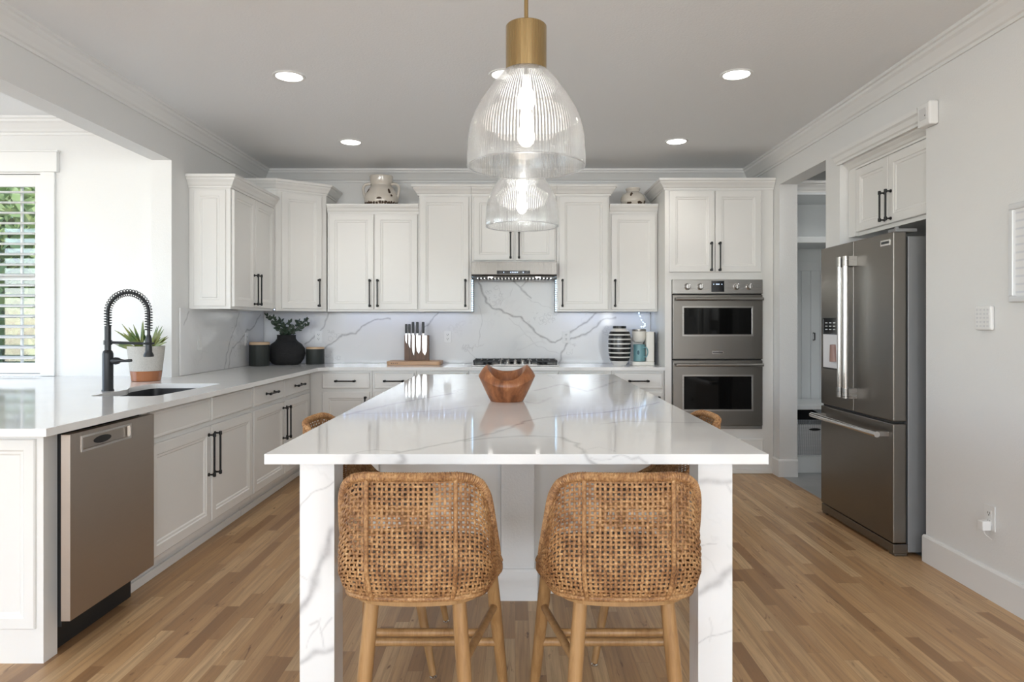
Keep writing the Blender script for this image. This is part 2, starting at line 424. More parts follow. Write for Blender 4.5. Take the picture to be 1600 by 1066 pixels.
cb.box(-3.585, -3.57, SY+.098, SY+.112, WZ0+.05, WZ1-.05)
cb.build('window_sash', M_trim, wn)
MB().box(WX0+.01, WX1-.01, SY+.103, SY+.107, WZ0+.02, WZ1-.02).build('window_pane', M_pane, wn)
for si, (sx0, sx1) in enumerate(((-3.825, -3.365), (-4.295, -3.835))):
    sh = thing('plantation_shutter', ['white plantation shutter panel with open louvers, right panel of the left window', 'white plantation shutter panel with open louvers, left panel cut off by the frame'][si], 'shutter', ((sx0+sx1)/2, SY+.02, WZ0+.004), 0, 'window shutters')
    hw = (sx1-sx0)/2; H = WZ1-WZ0-.008
    b = MB(); b.box(-hw, -hw+.05, -.014, .014, 0, H); b.box(hw-.05, hw, -.014, .014, 0, H)
    b.box(-hw+.05, hw-.05, -.014, .014, 0, .075); b.box(-hw+.05, hw-.05, -.014, .014, H-.085, H); b.build('shutter_frame', M_trim, sh, bevel=.002)
    b = MB()
    for zz in (.12, .7, 1.3): MB().cyl((hw-.003, -.018, zz), (hw-.003, -.018, zz+.06), .004, n=8).build('hinge', M_trim, sh)
    nl = 17; p = (H-.16)/nl
    lv = MB(); ring = [(math.cos(a)*.041, math.sin(a)*.0085) for a in [2*math.pi*k/12 for k in range(12)]]
    ang = R(11)
    pr = [(y*math.cos(ang)-z*math.sin(ang), y*math.sin(ang)+z*math.cos(ang)) for y, z in ring]
    vs = [(-hw+.052, y, z) for y, z in pr]+[(hw-.052, y, z) for y, z in pr]
    lv.add(vs, [tuple(range(12))[::-1], tuple(range(12, 24))]+[(i, (i+1) % 12, (i+1) % 12+12, i+12) for i in range(12)])
    l0 = None
    for i in range(nl):
        z = .075+p*(i+.5)
        if l0 is None: l0 = lv.build('louver', M_trim, sh, smooth=True, loc=(0, 0, z))
        else:
            c = l0.copy(); COL.objects.link(c); c.parent = sh; c.location = (0, 0, z)
# garden behind the window
struct(MB().box(-14, 2, SY+.2, 18, -.3, -.12).build('ground', M_grass), 'lawn outside the window')
random.seed(5)
def tree(loc, h, r, label, seed):
    rnd = random.Random(seed)
    t = thing('garden_tree', label, 'tree', loc, 0, 'garden trees')
    b = MB(); b.tube([(0,0,0),(.05,0,h*.4),(-.03,.05,h*.7)], [.12,.09,.05], 8); b.build('trunk', M_bark, t, smooth=True)
    b = MB()
    for i in range(7000):
        u = rnd.uniform(-1, 1); a = rnd.uniform(0, 2*math.pi); q = rnd.random()**.4*r*(1+.25*math.sin(5*a+3*u)); w = math.sqrt(1-u*u)
        c = Vector((q*w*math.cos(a), q*w*math.sin(a), h*.55+q*u*1.25))
        d = Vector((rnd.uniform(-1,1), rnd.uniform(-1,1), rnd.uniform(-1,1))).normalized(); e = d.orthogonal().normalized()
        e = Matrix.Rotation(rnd.uniform(0, 6.28), 3, d) @ e
        f = d.cross(e); s = rnd.uniform(.05, .10)
        b.add([c+e*s*1.6, c+f*s*.6, c-e*s*1.6, c-f*s*.6+d*.01], [(0,1,2,3)])
    b.build('crown', M_tree, t, recalc=False)
tree((-6.1, 8.6, -.12), 3.2, 1.35, 'leafy green tree behind the shutters, the nearer one', 3)
tree((-9.3, 13.2, -.12), 5.2, 2.6, 'leafy green tree behind the shutters, the one farther back', 4)

# ------------------------------------------------------------------ cabinet parts
DR = [(0,.004),(.004,0),(.052,0),(.057,.005),(.068,.006),(.074,.011)]
FL = [(0,.005),(.006,0),(.014,0),(.018,.0015)]
def handle_mesh(L, vertical=True, off=.034):
    b = MB(); h = L/2
    b.cyl((0,-off,-h),(0,-off,h),.0058,n=10)
    for z in (-h+.012, h-.012):
        b.cyl((0,.001,z),(0,-off,z),.0050,n=8); b.cyl((0,-off,z-.010),(0,-off,z+.010),.0092,n=10); b.cyl((0,.0,z),(0,-.006,z),.010,n=10)
    if not vertical: b.xf(Matrix.Rotation(R(90), 4, 'Y'))
    return b
_HM = {}
def handle(parent, x, z, L=.25, vertical=True, off=.034, m=None):
    k = (L, vertical, off)
    if k not in _HM: _HM[k] = handle_mesh(L, vertical, off).build('handle', M_black, parent, smooth=True, loc=(x,0,z)); return _HM[k]
    c = _HM[k].copy(); COL.objects.link(c); c.parent = parent; c.location = (x, 0, z); return c
def door(parent, x0, x1, z0, z1, hx=None, hz=None, L=.25, name='door', rings=DR, vertical=True, y=-.001):
    """door in the cabinet's own frame, front at y=-.021; handle at hx,hz (cabinet frame)"""
    w = x1-x0
    o = MB().panel(0, w, 0, z1-z0, -.020, rings, back=0).build(name, M_cab, parent, loc=(x0, y, z0))
    if hx is not None:
        h = handle(o, hx-x0, hz-z0, L, vertical); h.location.y = -.020
    return o
def drawer(parent, x0, x1, z0, z1, pull=True, L=.18):
    return door(parent, x0, x1, z0, z1, (x0+x1)/2 if pull else None, (z0+z1)/2, L, 'drawer' if pull else 'drawer_front', FL, False)
CC = [(0,0),(.010,0),(.012,.014),(.020,.020),(.030,.038),(.046,.056),(.050,.068),(.060,.072),(.060,.092),(0,.092)]
CS = [(0,0),(.006,0),(.008,.012),(.016,.020),(.022,.040),(.034,.052),(.036,.060),(.040,.063),(.040,.078),(0,.078)]
def crown(parent, path, z, prof=CC, name='crown_molding'):
    return MB().sweep(path, prof, z).build(name, M_cab, parent)

# ------------------------------------------------------------------ wall cabinets on the back wall
YU = 6.15; ZU = 1.395       # cabinet face and underside
def upper(x0, x1, ztop, prof, label, doors, z0=ZU, yf=YU, hz=None, crown_l=True, crown_r=True, closed_l=0, closed_r=0, cr=True):
    """doors: list of (x0,x1,handle side); z in world"""
    t = thing('wall_cabinet', label, 'cabinet', (x0, yf, z0), 0, 'white wall cabinets')
    w = x1-x0; H = ztop-z0; d = YB-.002-yf
    hc = prof[-1][1] if prof else 0
    b = MB(); b.box(.0008, w-.0008, 0, d, .012, H-.001)
    b.box(.0008, w-.0008, 0, .02, 0, .012); b.box(.0008, .018, .02, d, 0, .012); b.box(w-.018, w-.0008, .02, d, 0, .012)
    b.build('body', M_cab, t)
    for a, c, side in doors:
        a -= x0; c -= x0
        hx = None if side is None else (c-.030 if side == 'r' else a+.030)
        door(t, a, c, .018, H-hc-.012, hx, (hz if hz else .165), .25)
    if cr:
        pr = prof
        path = [(0,0),(w,0)]
        if crown_l: path = [(0, d)]+path
        if crown_r: path = path+[(w, d)]
        crown(t, path, H-hc-.0, pr)
    return t
ZT, ZS = 2.527, 2.36
upper(-1.690, -.866, ZS, CS, 'short two-door white wall cabinet with the two-handled jar on top', [(-1.672, -1.272, 'r'), (-1.262, -.878, 'l')], crown_l=False, crown_r=False)
YT = YU-.02
def tall_group():
    t1 = upper(-.864, -.392, ZT, CC, 'tall white wall cabinet left of the range hood', [(-.852, -.415, 'r')], yf=YT, crown_l=True, crown_r=False)
    t2 = upper(-.390, .371, ZT, CC, 'white wall cabinet over the range hood behind the far pendant', [(-.372, -.012, 'r'), (.004, .356, 'l')], z0=1.835, yf=YT, hz=.155, crown_l=False, crown_r=False)
    t3 = upper(.373, .846, ZT, CC, 'tall white wall cabinet right of the range hood', [(.392, .832, 'l')], yf=YT, crown_l=False, crown_r=True)
tall_group()
upper(.848, 1.282, ZS, CS, 'short single-door white wall cabinet with the round jar on top', [(.864, 1.262, 'l')], crown_l=False, crown_r=False)
# left wall cabinet, doors facing right
t = thing('wall_cabinet', 'white wall cabinet on left wall with panelled end and two side-facing doors', 'cabinet', (-2.085, 5.0, ZU), R(90), 'white wall cabinets')
w = .872; d = -2.085-XL-.002; H = 2.372-ZU
MB().box(.0, w, .0, d, .012, H-.001).box(0, w, 0, .018, 0, .012).box(0, .018, .018, d, 0, .012).box(w-.018, w, .018, d, 0, .012).build('body', M_cab, t)
door(t, .020, .430, .018, H-.10, .400, .160); door(t, .437, .850, .018, H-.10, .467, .160)
crown(t, [(0, d), (0, 0), (w, 0)], H-.092, CC)
o = MB().panel(0, .235, 0, H-.125, -.008, [(0,.003),(.003,0),(.045,0),(.050,.004),(.060,.004),(.066,-.002)], back=0).build('end_panel', M_cab, t, loc=(-.001, d-.035, .02)); o.rotation_euler = (0,0,R(-90))
# diagonal corner cabinet
cx0, cy0, cx1, cy1 = -2.06, 5.878, -1.70, 6.14
th = math.atan2(cy1-cy0, cx1-cx0); LW = math.hypot(cx1-cx0, cy1-cy0)
t = thing('corner_cabinet', 'tall white diagonal corner wall cabinet above the black vase', 'cabinet', (cx0, cy0, ZU), th, 'white wall cabinets')
def loc2(x, y):
    dx, dy = x-cx0, y-cy0; return (dx*math.cos(th)+dy*math.sin(th), -dx*math.sin(th)+dy*math.cos(th))
H = ZT-ZU
poly = [loc2(XL+.002, cy0), (0,0), (LW,0), loc2(cx1, YB-.002), loc2(XL+.002, YB-.002)]
MB().prism(poly, .022, H-.001).box(0, LW, 0, .018, .002, .0215).build('body', M_cab, t)
door(t, .045, LW-.045, .022, H-.105, LW-.078, .165)
crown(t, [loc2(XL+.002, cy0), (0,0), (LW,0), loc2(cx1, YB-.002)], H-.092, CC)

# ------------------------------------------------------------------ base cabinets, back run
YF = 5.885
ZD0, ZD1, ZK = .150, .700, .862
def base(x0, x1, label, doors, drawers, loc, rz, dep, toe=True, full=None, body_z0=.115, name='base_cabinet', sink=False):
    t = thing(name, label, 'cabinet', loc, rz, 'white base cabinets')
    w = x1-x0
    b = MB(); b.box(.0006, w-.0006, .075, dep, 0, body_z0)
    if sink:
        b.box(.0006, w-.0006, 0, dep, body_z0, .67); b.box(.0006, w-.0006, 0, .018, .67, .883); b.box(.0006, .018, .018, dep, .67, .883); b.box(w-.018, w-.0006, .018, dep, .67, .883)
    else: b.box(.0006, w-.0006, 0, dep, body_z0, .883)
    b.build('body', M_cab, t)
    MB().box(.0006, w-.0006, .062, .0745, .001, .045).build('toe_molding', M_cab, t, bevel=.004)
    for a, c, side in doors:
        hx = None if side is None else (c-x0-.032 if side == 'r' else a-x0+.032)
        z1 = full if full else ZD1
        door(t, a-x0, c-x0, ZD0, z1, hx, z1-.16, .25)
    for a, c, pull in drawers: drawer(t, a-x0, c-x0, .728, ZK, pull)
    return t
dep = YB-YF-.002
def bk(x0, x1, label, doors, drawers, full=None): return base(x0, x1, label, doors, drawers, (x0, YF, 0), 0, dep, full=full)
bk(-1.764, -1.232, 'white base cabinet with drawer and door in left corner of back run', [(-1.660, -1.252, 'r')], [(-1.660, -1.252, True)])
bk(-1.230, -.852, 'white base cabinet with drawer below the cutting board', [(-1.212, -.868, 'r')], [(-1.212, -.868, True)])
bk(-.850, -.402, 'white base cabinet with full-height door left of the cooktop', [(-.835, -.412, 'r')], [], full=ZK)
bk(-.400, .371, 'white double-door base cabinet under the cooktop', [(-.388, -.008, 'r'), (.002, .360, 'r')], [], full=ZK)
bk(.373, .828, 'white base cabinet with full-height door right of the cooktop', [(.385, .770, 'r')], [], full=ZK)
bk(.830, 1.282, 'white base cabinet with drawer below the coffee maker', [(.850, 1.265, 'r')], [(.850, 1.265, True)])
# left run
XF = -1.765; dl = XF-XL-.002
base(3.222, 4.548, 'white sink base cabinet beside the dishwasher, two doors', [(3.270, 3.915, 'r'), (3.930, 4.538, 'l')], [(3.270, 3.915, False), (3.930, 4.538, False)], (XF, 3.222, 0), R(90), dl, sink=True)
base(4.550, 5.883, 'white base cabinet with two drawers at the corner end of left run', [(4.562, 5.160, 'r'), (5.175, 5.79, 'l')], [(4.562, 5.160, True), (5.175, 5.79, True)], (XF, 4.550, 0), R(90), dl)
# peninsula
t = thing('peninsula', 'white panelled peninsula end beside the dishwasher', 'cabinet', (-1.785, 2.584, 0), 0)
MB().box(-1.95, 0, 0, .078, 0, .883).box(-1.95, -.605-.02, .078, 2.16, 0, .883).build('body', M_cab, t)
MB().panel(-.90, -.026, .133, .850, -.013, [(0,.004),(.004,0),(.040,0),(.046,.006),(.056,.007),(.062,.011)], back=0).build('end_panel', M_cab, t)
MB().panel(-1.85, -.94, .133, .850, -.013, [(0,.004),(.004,0),(.040,0),(.046,.006),(.056,.007),(.062,.011)], back=0).build('end_panel', M_cab, t)

# ------------------------------------------------------------------ veins
def vfield(P, veins, seed=0, lace=()):
    """P (n,2) points, veins list of (pts, width, strength)"""
    rs = np.random.RandomState(seed)
    ph = rs.rand(4)*6
    wx = .004*np.sin(P[:,1]*60+ph[0])+.003*np.sin(P[:,0]*95+P[:,1]*40+ph[1])
    wy = .004*np.sin(P[:,0]*55+ph[2])+.003*np.sin(P[:,1]*88-P[:,0]*30+ph[3])
    Q = P+np.stack([wx,wy],1); val = np.zeros(len(P))
    segs = list(veins)
    for (cx, cy, rx, ry, nn) in lace:
        for k in range(nn):
            a = rs.rand()*6.28; q = math.sqrt(rs.rand()); c = np.array([cx+rx*q*math.cos(a), cy+ry*q*math.sin(a)])
            r = rs.uniform(.010, .026); m = rs.randint(4, 7); off = rs.rand()*6
            pts = [tuple(c+r*rs.uniform(.7,1.25)*np.array([math.cos(off+6.28*j/m), math.sin(off+6.28*j/m)])) for j in range(m)]
            pts.append(pts[0]); segs.append((pts[:rs.randint(3, m+2)], .0022, .42))
    for pts, w, s in segs:
        d = np.full(len(P), 9.)
        for (a, b) in zip(pts[:-1], pts[1:]):
            a = np.array(a); b = np.array(b); ab = b-a; L = max((ab**2).sum(), 1e-9)
            tt = np.clip(((Q-a)@ab)/L, 0, 1); dd = np.sqrt(((Q-(a+tt[:,None]*ab))**2).sum(1)); d = np.minimum(d, dd)
        val = np.maximum(val, s*np.exp(-(d/w)**2))
    return val
def slab(name, origin, U, V, Nn, lu, lv, th, step, veins, parent=None, lace=(), seed=0, extra=None, bevel=0):
    """box whose face (origin + u U + v V, outward normal Nn) is a fine grid carrying the vein attribute"""
    nu = max(2, int(lu/step)+1); nv = max(2, int(lv/step)+1)
    us = np.linspace(0, lu, nu); vs = np.linspace(0, lv, nv)
    gu, gv = np.meshgrid(us, vs); P = np.stack([gu.ravel(), gv.ravel()], 1)
    O = np.array(origin, float); U = np.array(U, float); V = np.array(V, float); Nn = np.array(Nn, float)
    front = O+P[:,:1]*U+P[:,1:]*V
    verts = front.tolist(); n0 = len(verts)
    back = [O-Nn*th+u*U+v*V for u, v in ((0,0),(lu,0),(lu,lv),(0,lv))]; verts += [list(x) for x in back]
    faces = []
    for j in range(nv-1):
        o = j*nu
        faces += [(o+i, o+i+1, o+i+1+nu, o+i+nu) for i in range(nu-1)]
    faces.append((n0+3, n0+2, n0+1, n0))
    e0 = list(range(nu)); e1 = [j*nu+nu-1 for j in range(nv)]; e2 = list(range((nv-1)*nu, nv*nu))[::-1]; e3 = [j*nu for j in range(nv)][::-1]
    for e, a, c in ((e0, 0, 1), (e1, 1, 2), (e2, 2, 3), (e3, 3, 0)): faces.append(tuple(e[::-1])+(n0+a, n0+c))
    me = bpy.data.meshes.new(name); me.from_pydata(verts, [], faces); me.update()
    bm_ = bmesh.new(); bm_.from_mesh(me); bmesh.ops.recalc_face_normals(bm_, faces=bm_.faces); bm_.to_mesh(me); bm_.free()
    at_ = me.attributes.new('vein', 'FLOAT', 'POINT')
    val = np.zeros(len(verts)); val[:n0] = vfield(P, veins, seed, lace)
    # carry the vein over to the hidden corners' side faces
    at_.data.foreach_set('value', val.astype(np.float32))
    me.materials.append(M_quartz)
    o = bpy.data.objects.new(name, me); COL.objects.link(o)
    if parent: o.parent = parent
    return o
def conv(crop, pts, f):
    ox, oy, s = crop; out = []
    for x, y in pts: out.append(f(ox+x/s, oy+y/s))
    return out
# backsplash on the back wall: u = x+2.38, v = z-.915
YBS = YB-.014
fb = lambda px, py: ((lambda p: (p.x-(-2.378), p.z-.9155))(at(px, py, YBS)))
c1 = (690,380,4.1); c2 = (370,470,4.571)
V = [(conv(c1,[(240,255),(290,380),(320,415),(385,432),(430,460),(505,475),(560,525),(610,580),(650,605),(730,640),(770,605),(830,570),(900,520),(950,490),(985,450)],fb),.0085,.95),
     (conv(c1,[(755,768),(770,700),(800,650),(830,610),(880,600),(950,570),(990,530),(1020,500),(1060,485),(1115,480)],fb),.0085,.9),
     (conv(c1,[(455,240),(505,285),(545,330),(570,350)],fb),.008,.8),(conv(c1,[(505,285),(555,240)],fb),.007,.6),
     (conv(c1,[(545,355),(640,395),(700,420)],fb),.003,.35),(conv(c1,[(430,480),(520,560),(600,650),(690,690),(760,710)],fb),.003,.35),
     (conv(c1,[(240,400),(262,500),(245,560),(240,640)],fb),.003,.4),(conv(c1,[(370,290),(392,360),(380,400)],fb),.003,.4),
     (conv(c1,[(170,690),(200,720),(225,755)],fb),.003,.35),(conv(c1,[(440,340),(455,290)],fb),.003,.3),
     (conv(c2,[(620,345),(700,290),(750,245),(850,232),(890,190),(950,150),(1010,132),(1095,130)],fb),.0075,.85),
     (conv(c2,[(655,90),(630,170),(600,210),(550,260),(490,310)],fb),.007,.8),(conv(c2,[(1440,80),(1380,155),(1340,190),(1300,260)],fb),.007,.75)]
def lc(crop, x, y, rx, ry, n):
    p = conv(crop, [(x,y)], fb)[0]; s = crop[2]*F/YBS; return (p[0], p[1], rx/s, ry/s, n)
lace = [lc(c1,640,460,110,70,26), lc(c1,330,340,60,70,14), lc(c1,200,670,75,35,12), lc(c1,830,670,60,40,8), lc(c1,1060,590,60,50,8), lc(c2,680,250,70,50,8), lc(c2,680,390,70,30,8)]
bs = thing('backsplash', 'veined white quartz backsplash behind the cooktop', 'backsplash', (0,0,0))
slab('splash_slab', (-2.378, YBS, .9155), (1,0,0), (0,0,1), (0,-1,0), 3.658, ZU-.003-.9155, .012, .004, V, bs, lace, 2)
# raised part between the tall cabinets up to the hood is the same stone
V2 = [(p, w_, s_) for p, w_, s_ in V]; dx = -.388+2.378; dz = 1.3925-.9155
V2 = [([(a-dx, c-dz) for a, c in p], w_, s_) for p, w_, s_ in V2]
slab('splash_slab', (-.388, YBS, 1.3925), (1,0,0), (0,0,1), (0,-1,0), .757, .40, .012, .004, V2, bs, [(a-dx, c-dz, r1, r2, n_) for a, c, r1, r2, n_ in lace[1:2]], 2)
fl = lambda px, py: ((lambda p: (p.y-4.85, p.z-.9155))(on_x(px, py, XL+.014)))
c7 = (140,430,5.075)
V = [(conv(c7,[(1185,300),(1160,400),(1120,500),(1085,640),(1070,760)],fl),.007,.85),
     (conv(c7,[(1355,315),(1290,425),(1245,440),(1195,520),(1130,580),(1110,650),(1105,750)],fl),.007,.85),
     (conv(c7,[(785,290),(775,330),(745,400)],fl),.006,.7)]
bl = thing('backsplash', 'veined white quartz backsplash along the left wall above the corner', 'backsplash', (0,0,0))
slab('splash_slab', (XL+.014, 4.85, .9155), (0,1,0), (0,0,1), (1,0,0), YB-.028-4.85, ZU+.004-.9155, .012, .004, V, bl, [(.98,.25,.10,.16,26)], 5)

# ------------------------------------------------------------------ worktop with the sink cut-out
def resample_round(pts, r=.03, n=5):
    out = []; m = len(pts)
    for i in range(m):
        p = Vector(pts[i]); a = Vector(pts[i-1]); b = Vector(pts[(i+1)%m])
        da = (a-p); db = (b-p); rr = min(r, da.length*.45, db.length*.45); da.normalize(); db.normalize()
        s = p+da*rr; e = p+db*rr
        for k in range(n+1):
            t_ = k/n; out.append(((1-t_)**2*s+2*t_*(1-t_)*p+t_*t_*e))
    return [(v.x, v.y) for v in out]
hole = resample_round([(-2.19,3.50),(-1.85,3.50),(-1.82,4.24),(-2.25,4.24),(-2.25,3.98),(-2.19,3.86)], .045, 5)
outer = [(-3.75,2.42),(-1.662,2.42),(-1.662,5.75),(-1.59,5.835),(1.281,5.835),(1.281,YB-.001),(XL+.001,YB-.001),(XL+.001,OPY-.001),(XL-.142,OPY-.001),(XL-.142,SY-.002),(-3.75,SY-.002)]
bm = bmesh.new(); zt, zb = .914, .8845
def loop(pts):
    vs = [bm.verts.new((x,y,zt)) for x,y in pts]; return [bm.edges.new((vs[i], vs[(i+1)%len(vs)])) for i in range(len(vs))]
ed = loop(outer)+loop(hole)
bmesh.ops.triangle_fill(bm, use_beauty=True, edges=ed)
ex = bmesh.ops.extrude_face_region(bm, geom=list(bm.faces))
bmesh.ops.translate(bm, vec=(0,0,zb-zt), verts=[g for g in ex['geom'] if isinstance(g, bmesh.types.BMVert)])
bmesh.ops.recalc_face_normals(bm, faces=bm.faces)
me = bpy.data.meshes.new('countertop'); bm.to_mesh(me); bm.free(); me.materials.append(M_quartz)
o = bpy.data.objects.new('countertop', me); COL.objects.link(o)
tag(o, 'white veined quartz worktop running from peninsula round to the ovens', 'countertop')
md = o.modifiers.new('bevel','BEVEL'); md.width = .0035; md.segments = 2; md.limit_method = 'ANGLE'; md.angle_limit = R(50)
# sink basin
t = thing('kitchen_sink', 'black undermount sink in the worktop beside the faucet', 'sink', (-2.03, 3.87, .68))
def off(pts, d, c=(-2.03,3.87)):
    out = []
    for x,y in pts:
        v = Vector((x-c[0], y-c[1])); v = v*(1+d/v.length); out.append((v.x, v.y))
    return out
A_, B_, C_, D_ = off(hole,.022), off(hole,.006), off(hole,-.012), off(hole,.020)
k = len(hole); vs = [(x,y,.2035) for x,y in A_]+[(x,y,.2035) for x,y in B_]+[(x,y,.012) for x,y in C_]+[(x,y,0) for x,y in D_]
fs = []
for j in range(3):
    for i in range(k): fs.append((j*k+i, j*k+(i+1)%k, (j+1)*k+(i+1)%k, (j+1)*k+i))
fs = [f for f in fs if not (f[0]//k == 2)]
fs += [(i, (i+1)%k, (i+1)%k+3*k, i+3*k) for i in range(k)]
fs.append(tuple(range(2*k,3*k))); fs.append(tuple(range(3*k,4*k)))
MB().add(vs, fs).build('basin', M_sink, t, smooth=True)
MB().lathe([(.055,0),(.055,.004),(.035,.002)], (0,.05,.0122), 24).build('drain', M_chrome, t, smooth=True)

# faucet
t = thing('faucet', 'matte black spring-neck faucet standing behind the sink', 'faucet', (-2.255, 3.78, .9145))
b = MB(); b.lathe([(.031,0),(.031,.005),(.0275,.010),(.0275,.205),(.024,.218),(.0165,.226),(.0165,.36)], n=28); b.build('body', M_faucet, t, smooth=True)
Rr = .113; zc = .43
path = [(0,0,.355),(0,0,.40)]+[(Rr-Rr*math.cos(a), 0, zc+Rr*math.sin(a)) for a in [math.pi*i/24 for i in range(25)]]+[(2*Rr,0,.38),(2*Rr,0,.30)]
sp = spline(path, 140)
b = MB(); b.tube(sp, .0085, 10); b.build('hose', M_faucet, t, smooth=True)
turns = 36; pts = []
Ls = [0]
for i in range(1, len(sp)): Ls.append(Ls[-1]+(sp[i]-sp[i-1]).length)
NN = turns*12
for i in range(NN+1):
    s_ = Ls[-1]*.94*i/NN; k = max(j for j in range(len(Ls)) if Ls[j] <= s_+1e-9); k = min(k, len(sp)-2)
    u = (s_-Ls[k])/(Ls[k+1]-Ls[k]); p = sp[k].lerp(sp[k+1], u); T = (sp[k+1]-sp[k]).normalized(); Bn = Vector((0,1,0)); Nn = T.cross(Bn)
    a = 2*math.pi*turns*i/NN; pts.append(p+(Nn*math.cos(a)+Bn*math.sin(a))*.0185)
b = MB(); b.tube(pts, .0024, 5); b.build('spring_coil', M_faucet, t, smooth=True)
b = MB(); b.lathe([(.010,.31),(.016,.29),(.0175,.24),(.018,.215),(.026,.20),(.027,.19),(.022,.188)], (2*Rr,0,0), 24); b.build('spray_head', M_faucet, t, smooth=True)
b = MB(); b.cyl((.01,0,.268),(2*Rr-.03,0,.262),.0075,n=12); b.tube([(2*Rr+.024*math.cos(a), .024*math.sin(a), .262) for a in [2*math.pi*i/20 for i in range(20)]], .006, 8, closed=True)
b.lathe([(.0215,.255),(.0215,.28)], n=20); b.build('support_arm', M_faucet, t, smooth=True)
b = MB(); b.tube([(.02,0,.165),(.045,-.004,.166),(.062,-.006,.167),(.075,-.008,.168),(.10,-.01,.166),(.125,-.012,.168),(.138,-.013,.169)], [.016,.021,.018,.010,.007,.009,.008], 14); b.build('lever', M_faucet, t, smooth=True)

# ------------------------------------------------------------------ dishwasher
t = thing('dishwasher', 'stainless steel dishwasher under the worktop at the peninsula end', 'dishwasher', (-1.737, 2.668, 0), R(90))
w = .550
MB().box(-.0, w, .035, .60, .10, .870).box(.0, w, .075, .60, .0, .10).build('body', M_dark, t)
MB().box(-.055, w-.008, 0, .032, .146, .862).build('door', M_dish, t, bevel=.004, loc=(0,-.034,0)) if False else None
dd = MB()
hx0, hx1, hz0, hz1 = .010, .350, .786, .842
# door with a pocket recess
X0, X1, Z0, Z1 = -.060, w-.004, .148, .862
dd.add([(X0,0,Z0),(X1,0,Z0),(X1,0,Z1),(X0,0,Z1),(hx0,0,hz0),(hx1,0,hz0),(hx1,0,hz1),(hx0,0,hz1),
        (hx0+.004,.012,hz0+.004),(hx1-.004,.012,hz0+.004),(hx1-.004,.012,hz1-.004),(hx0+.004,.012,hz1-.004),
        (X0,.036,Z0),(X1,.036,Z0),(X1,.036,Z1),(X0,.036,Z1)],
       [(0,1,5,4),(1,2,6,5),(2,3,7,6),(3,0,4,7),(4,5,9,8),(5,6,10,9),(6,7,11,10),(7,4,8,11),(8,9,10,11),(0,12,13,1),(1,13,14,2),(2,14,15,3),(3,15,12,0),(12,15,14,13)])
do = dd.build('door', M_dish, t, loc=(0,-.037,0), bevel=.002)
b = MB(); b.box(hx0-.004, hx1+.004, -.0025, -.0002, hz1-.004, hz1+.004).box(hx0-.004, hx1+.004, -.0025, -.0002, hz0-.004, hz0+.004).box(hx0-.004, hx0+.004, -.0025, -.0002, hz0+.004, hz1-.004).box(hx1-.004, hx1+.004, -.0025, -.0002, hz0+.004, hz1-.004)
b.build('handle_trim', M_chrome, do)
MB().lathe([(.02,-.004),(.02,0)], (0,0,0), 20).xf(Matrix.Translation((.165,.0105,(hz0+hz1)/2-.004))@Matrix.Rotation(R(90),4,'X')@Matrix.Diagonal((3.0,.75,1,1))).build('finger_pocket', M_dark, do, smooth=True)
MB().box(-.052, -.006, .001, .030, .02, .85).build('side_gap_seal', M_dark, t) if False else None

# ------------------------------------------------------------------ cooktop
t = thing('gas_cooktop', 'five-burner gas cooktop with black grates on the back worktop', 'cooktop', (0.0, 6.19, .9145))
MB().box(-.385, .385, -.225, .225, 0, .010).build('tray', M_steel, t, bevel=.003)
b = MB(); b.prism([(-.19,-.222),(.19,-.222),(.135,-.12),(-.135,-.12)], .0105, .017); b.build('control_plate', M_chrome, t)
for i in range(5):
    x = -.132+i*.066
    o = MB().lathe([(.021,0),(.021,.006),(.016,.010),(.0145,.032),(.012,.035)], n=20).build('knob', M_steel, t, smooth=True, loc=(x,-.172,.0175))
for gx0, gx1 in ((-.37,-.13),(-.12,.12),(.13,.37)):
    b = MB(); y0 = -.10 if gx0 == -.12 else -.20
    for y in (y0, .0, .10, .20): b.box(gx0, gx1, y-.006, y+.006, .032, .046)
    nb = 5
    for i in range(nb):
        x = gx0+.006+(gx1-gx0-.012)*i/(nb-1); b.box(x-.005, x+.005, y0, .20, .034, .050)
    for x in (gx0+.01, gx1-.01):
        for y in (y0+.005, .195): b.box(x-.007, x+.007, y-.007, y+.007, .0105, .034)
    b.build('grate', M_black, t, bevel=.002)
for x, y, r in ((-.25,-.10,.035),(-.25,.11,.03),(0,.07,.045),(.25,-.10,.03),(.25,.11,.038)):
    MB().lathe([(r*1.3,0),(r*1.3,.006),(r,.008),(r,.018),(r*.7,.021)], (0,0,0), 24).build('burner', M_black, t, smooth=True, loc=(x,y,.0105))

# ------------------------------------------------------------------ range hood
t = thing('range_hood', 'stainless under-cabinet range hood above the cooktop', 'range hood', (-.385, 5.985, 1.70))
w = .75; dpt = YBS-5.985-.003
b = MB(); b.add([(0,0,.018),(w,0,.018),(w,0,.130),(0,0,.130),(0,.02,0),(w,.02,0),(w,dpt,0),(0,dpt,0),(0,dpt,.130),(w,dpt,.130)],
    [(0,1,2,3),(0,4,5,1),(4,7,6,5),(3,2,9,8),(7,8,9,6),(0,3,8,7,4),(1,5,6,9,2)]); b.build('shell', M_hood, t, bevel=.002)
MB().box(.225, .515, -.004, -.0005, .022, .052).build('control_panel', M_panel, t)
cp = [o for o in t.children if o.name.startswith('control_panel')][0]
b = MB()
for x in (.285, .345, .36, .375, .39, .405, .455): b.box(x-.004, x+.004, -.0052, -.0045, .033, .041)
b.build('icons', M_icon, cp)
b = MB()
for i in range(22):
    x = .05+i*.031; b.box(x-.006, x+.006, .10, dpt-.06, -.012, -.0015)
b.build('baffle_filter', M_chrome, t)
MB().box(.035, w-.035, .095, dpt-.055, -.0014, -.0004).build('filter_backing', M_dark, t)
for x in (.165, w-.165):
    MB().lathe([(.022,-.003),(.022,-.0005)], (x,.062,0), 20).build('hood_lamp', M_emit, t)

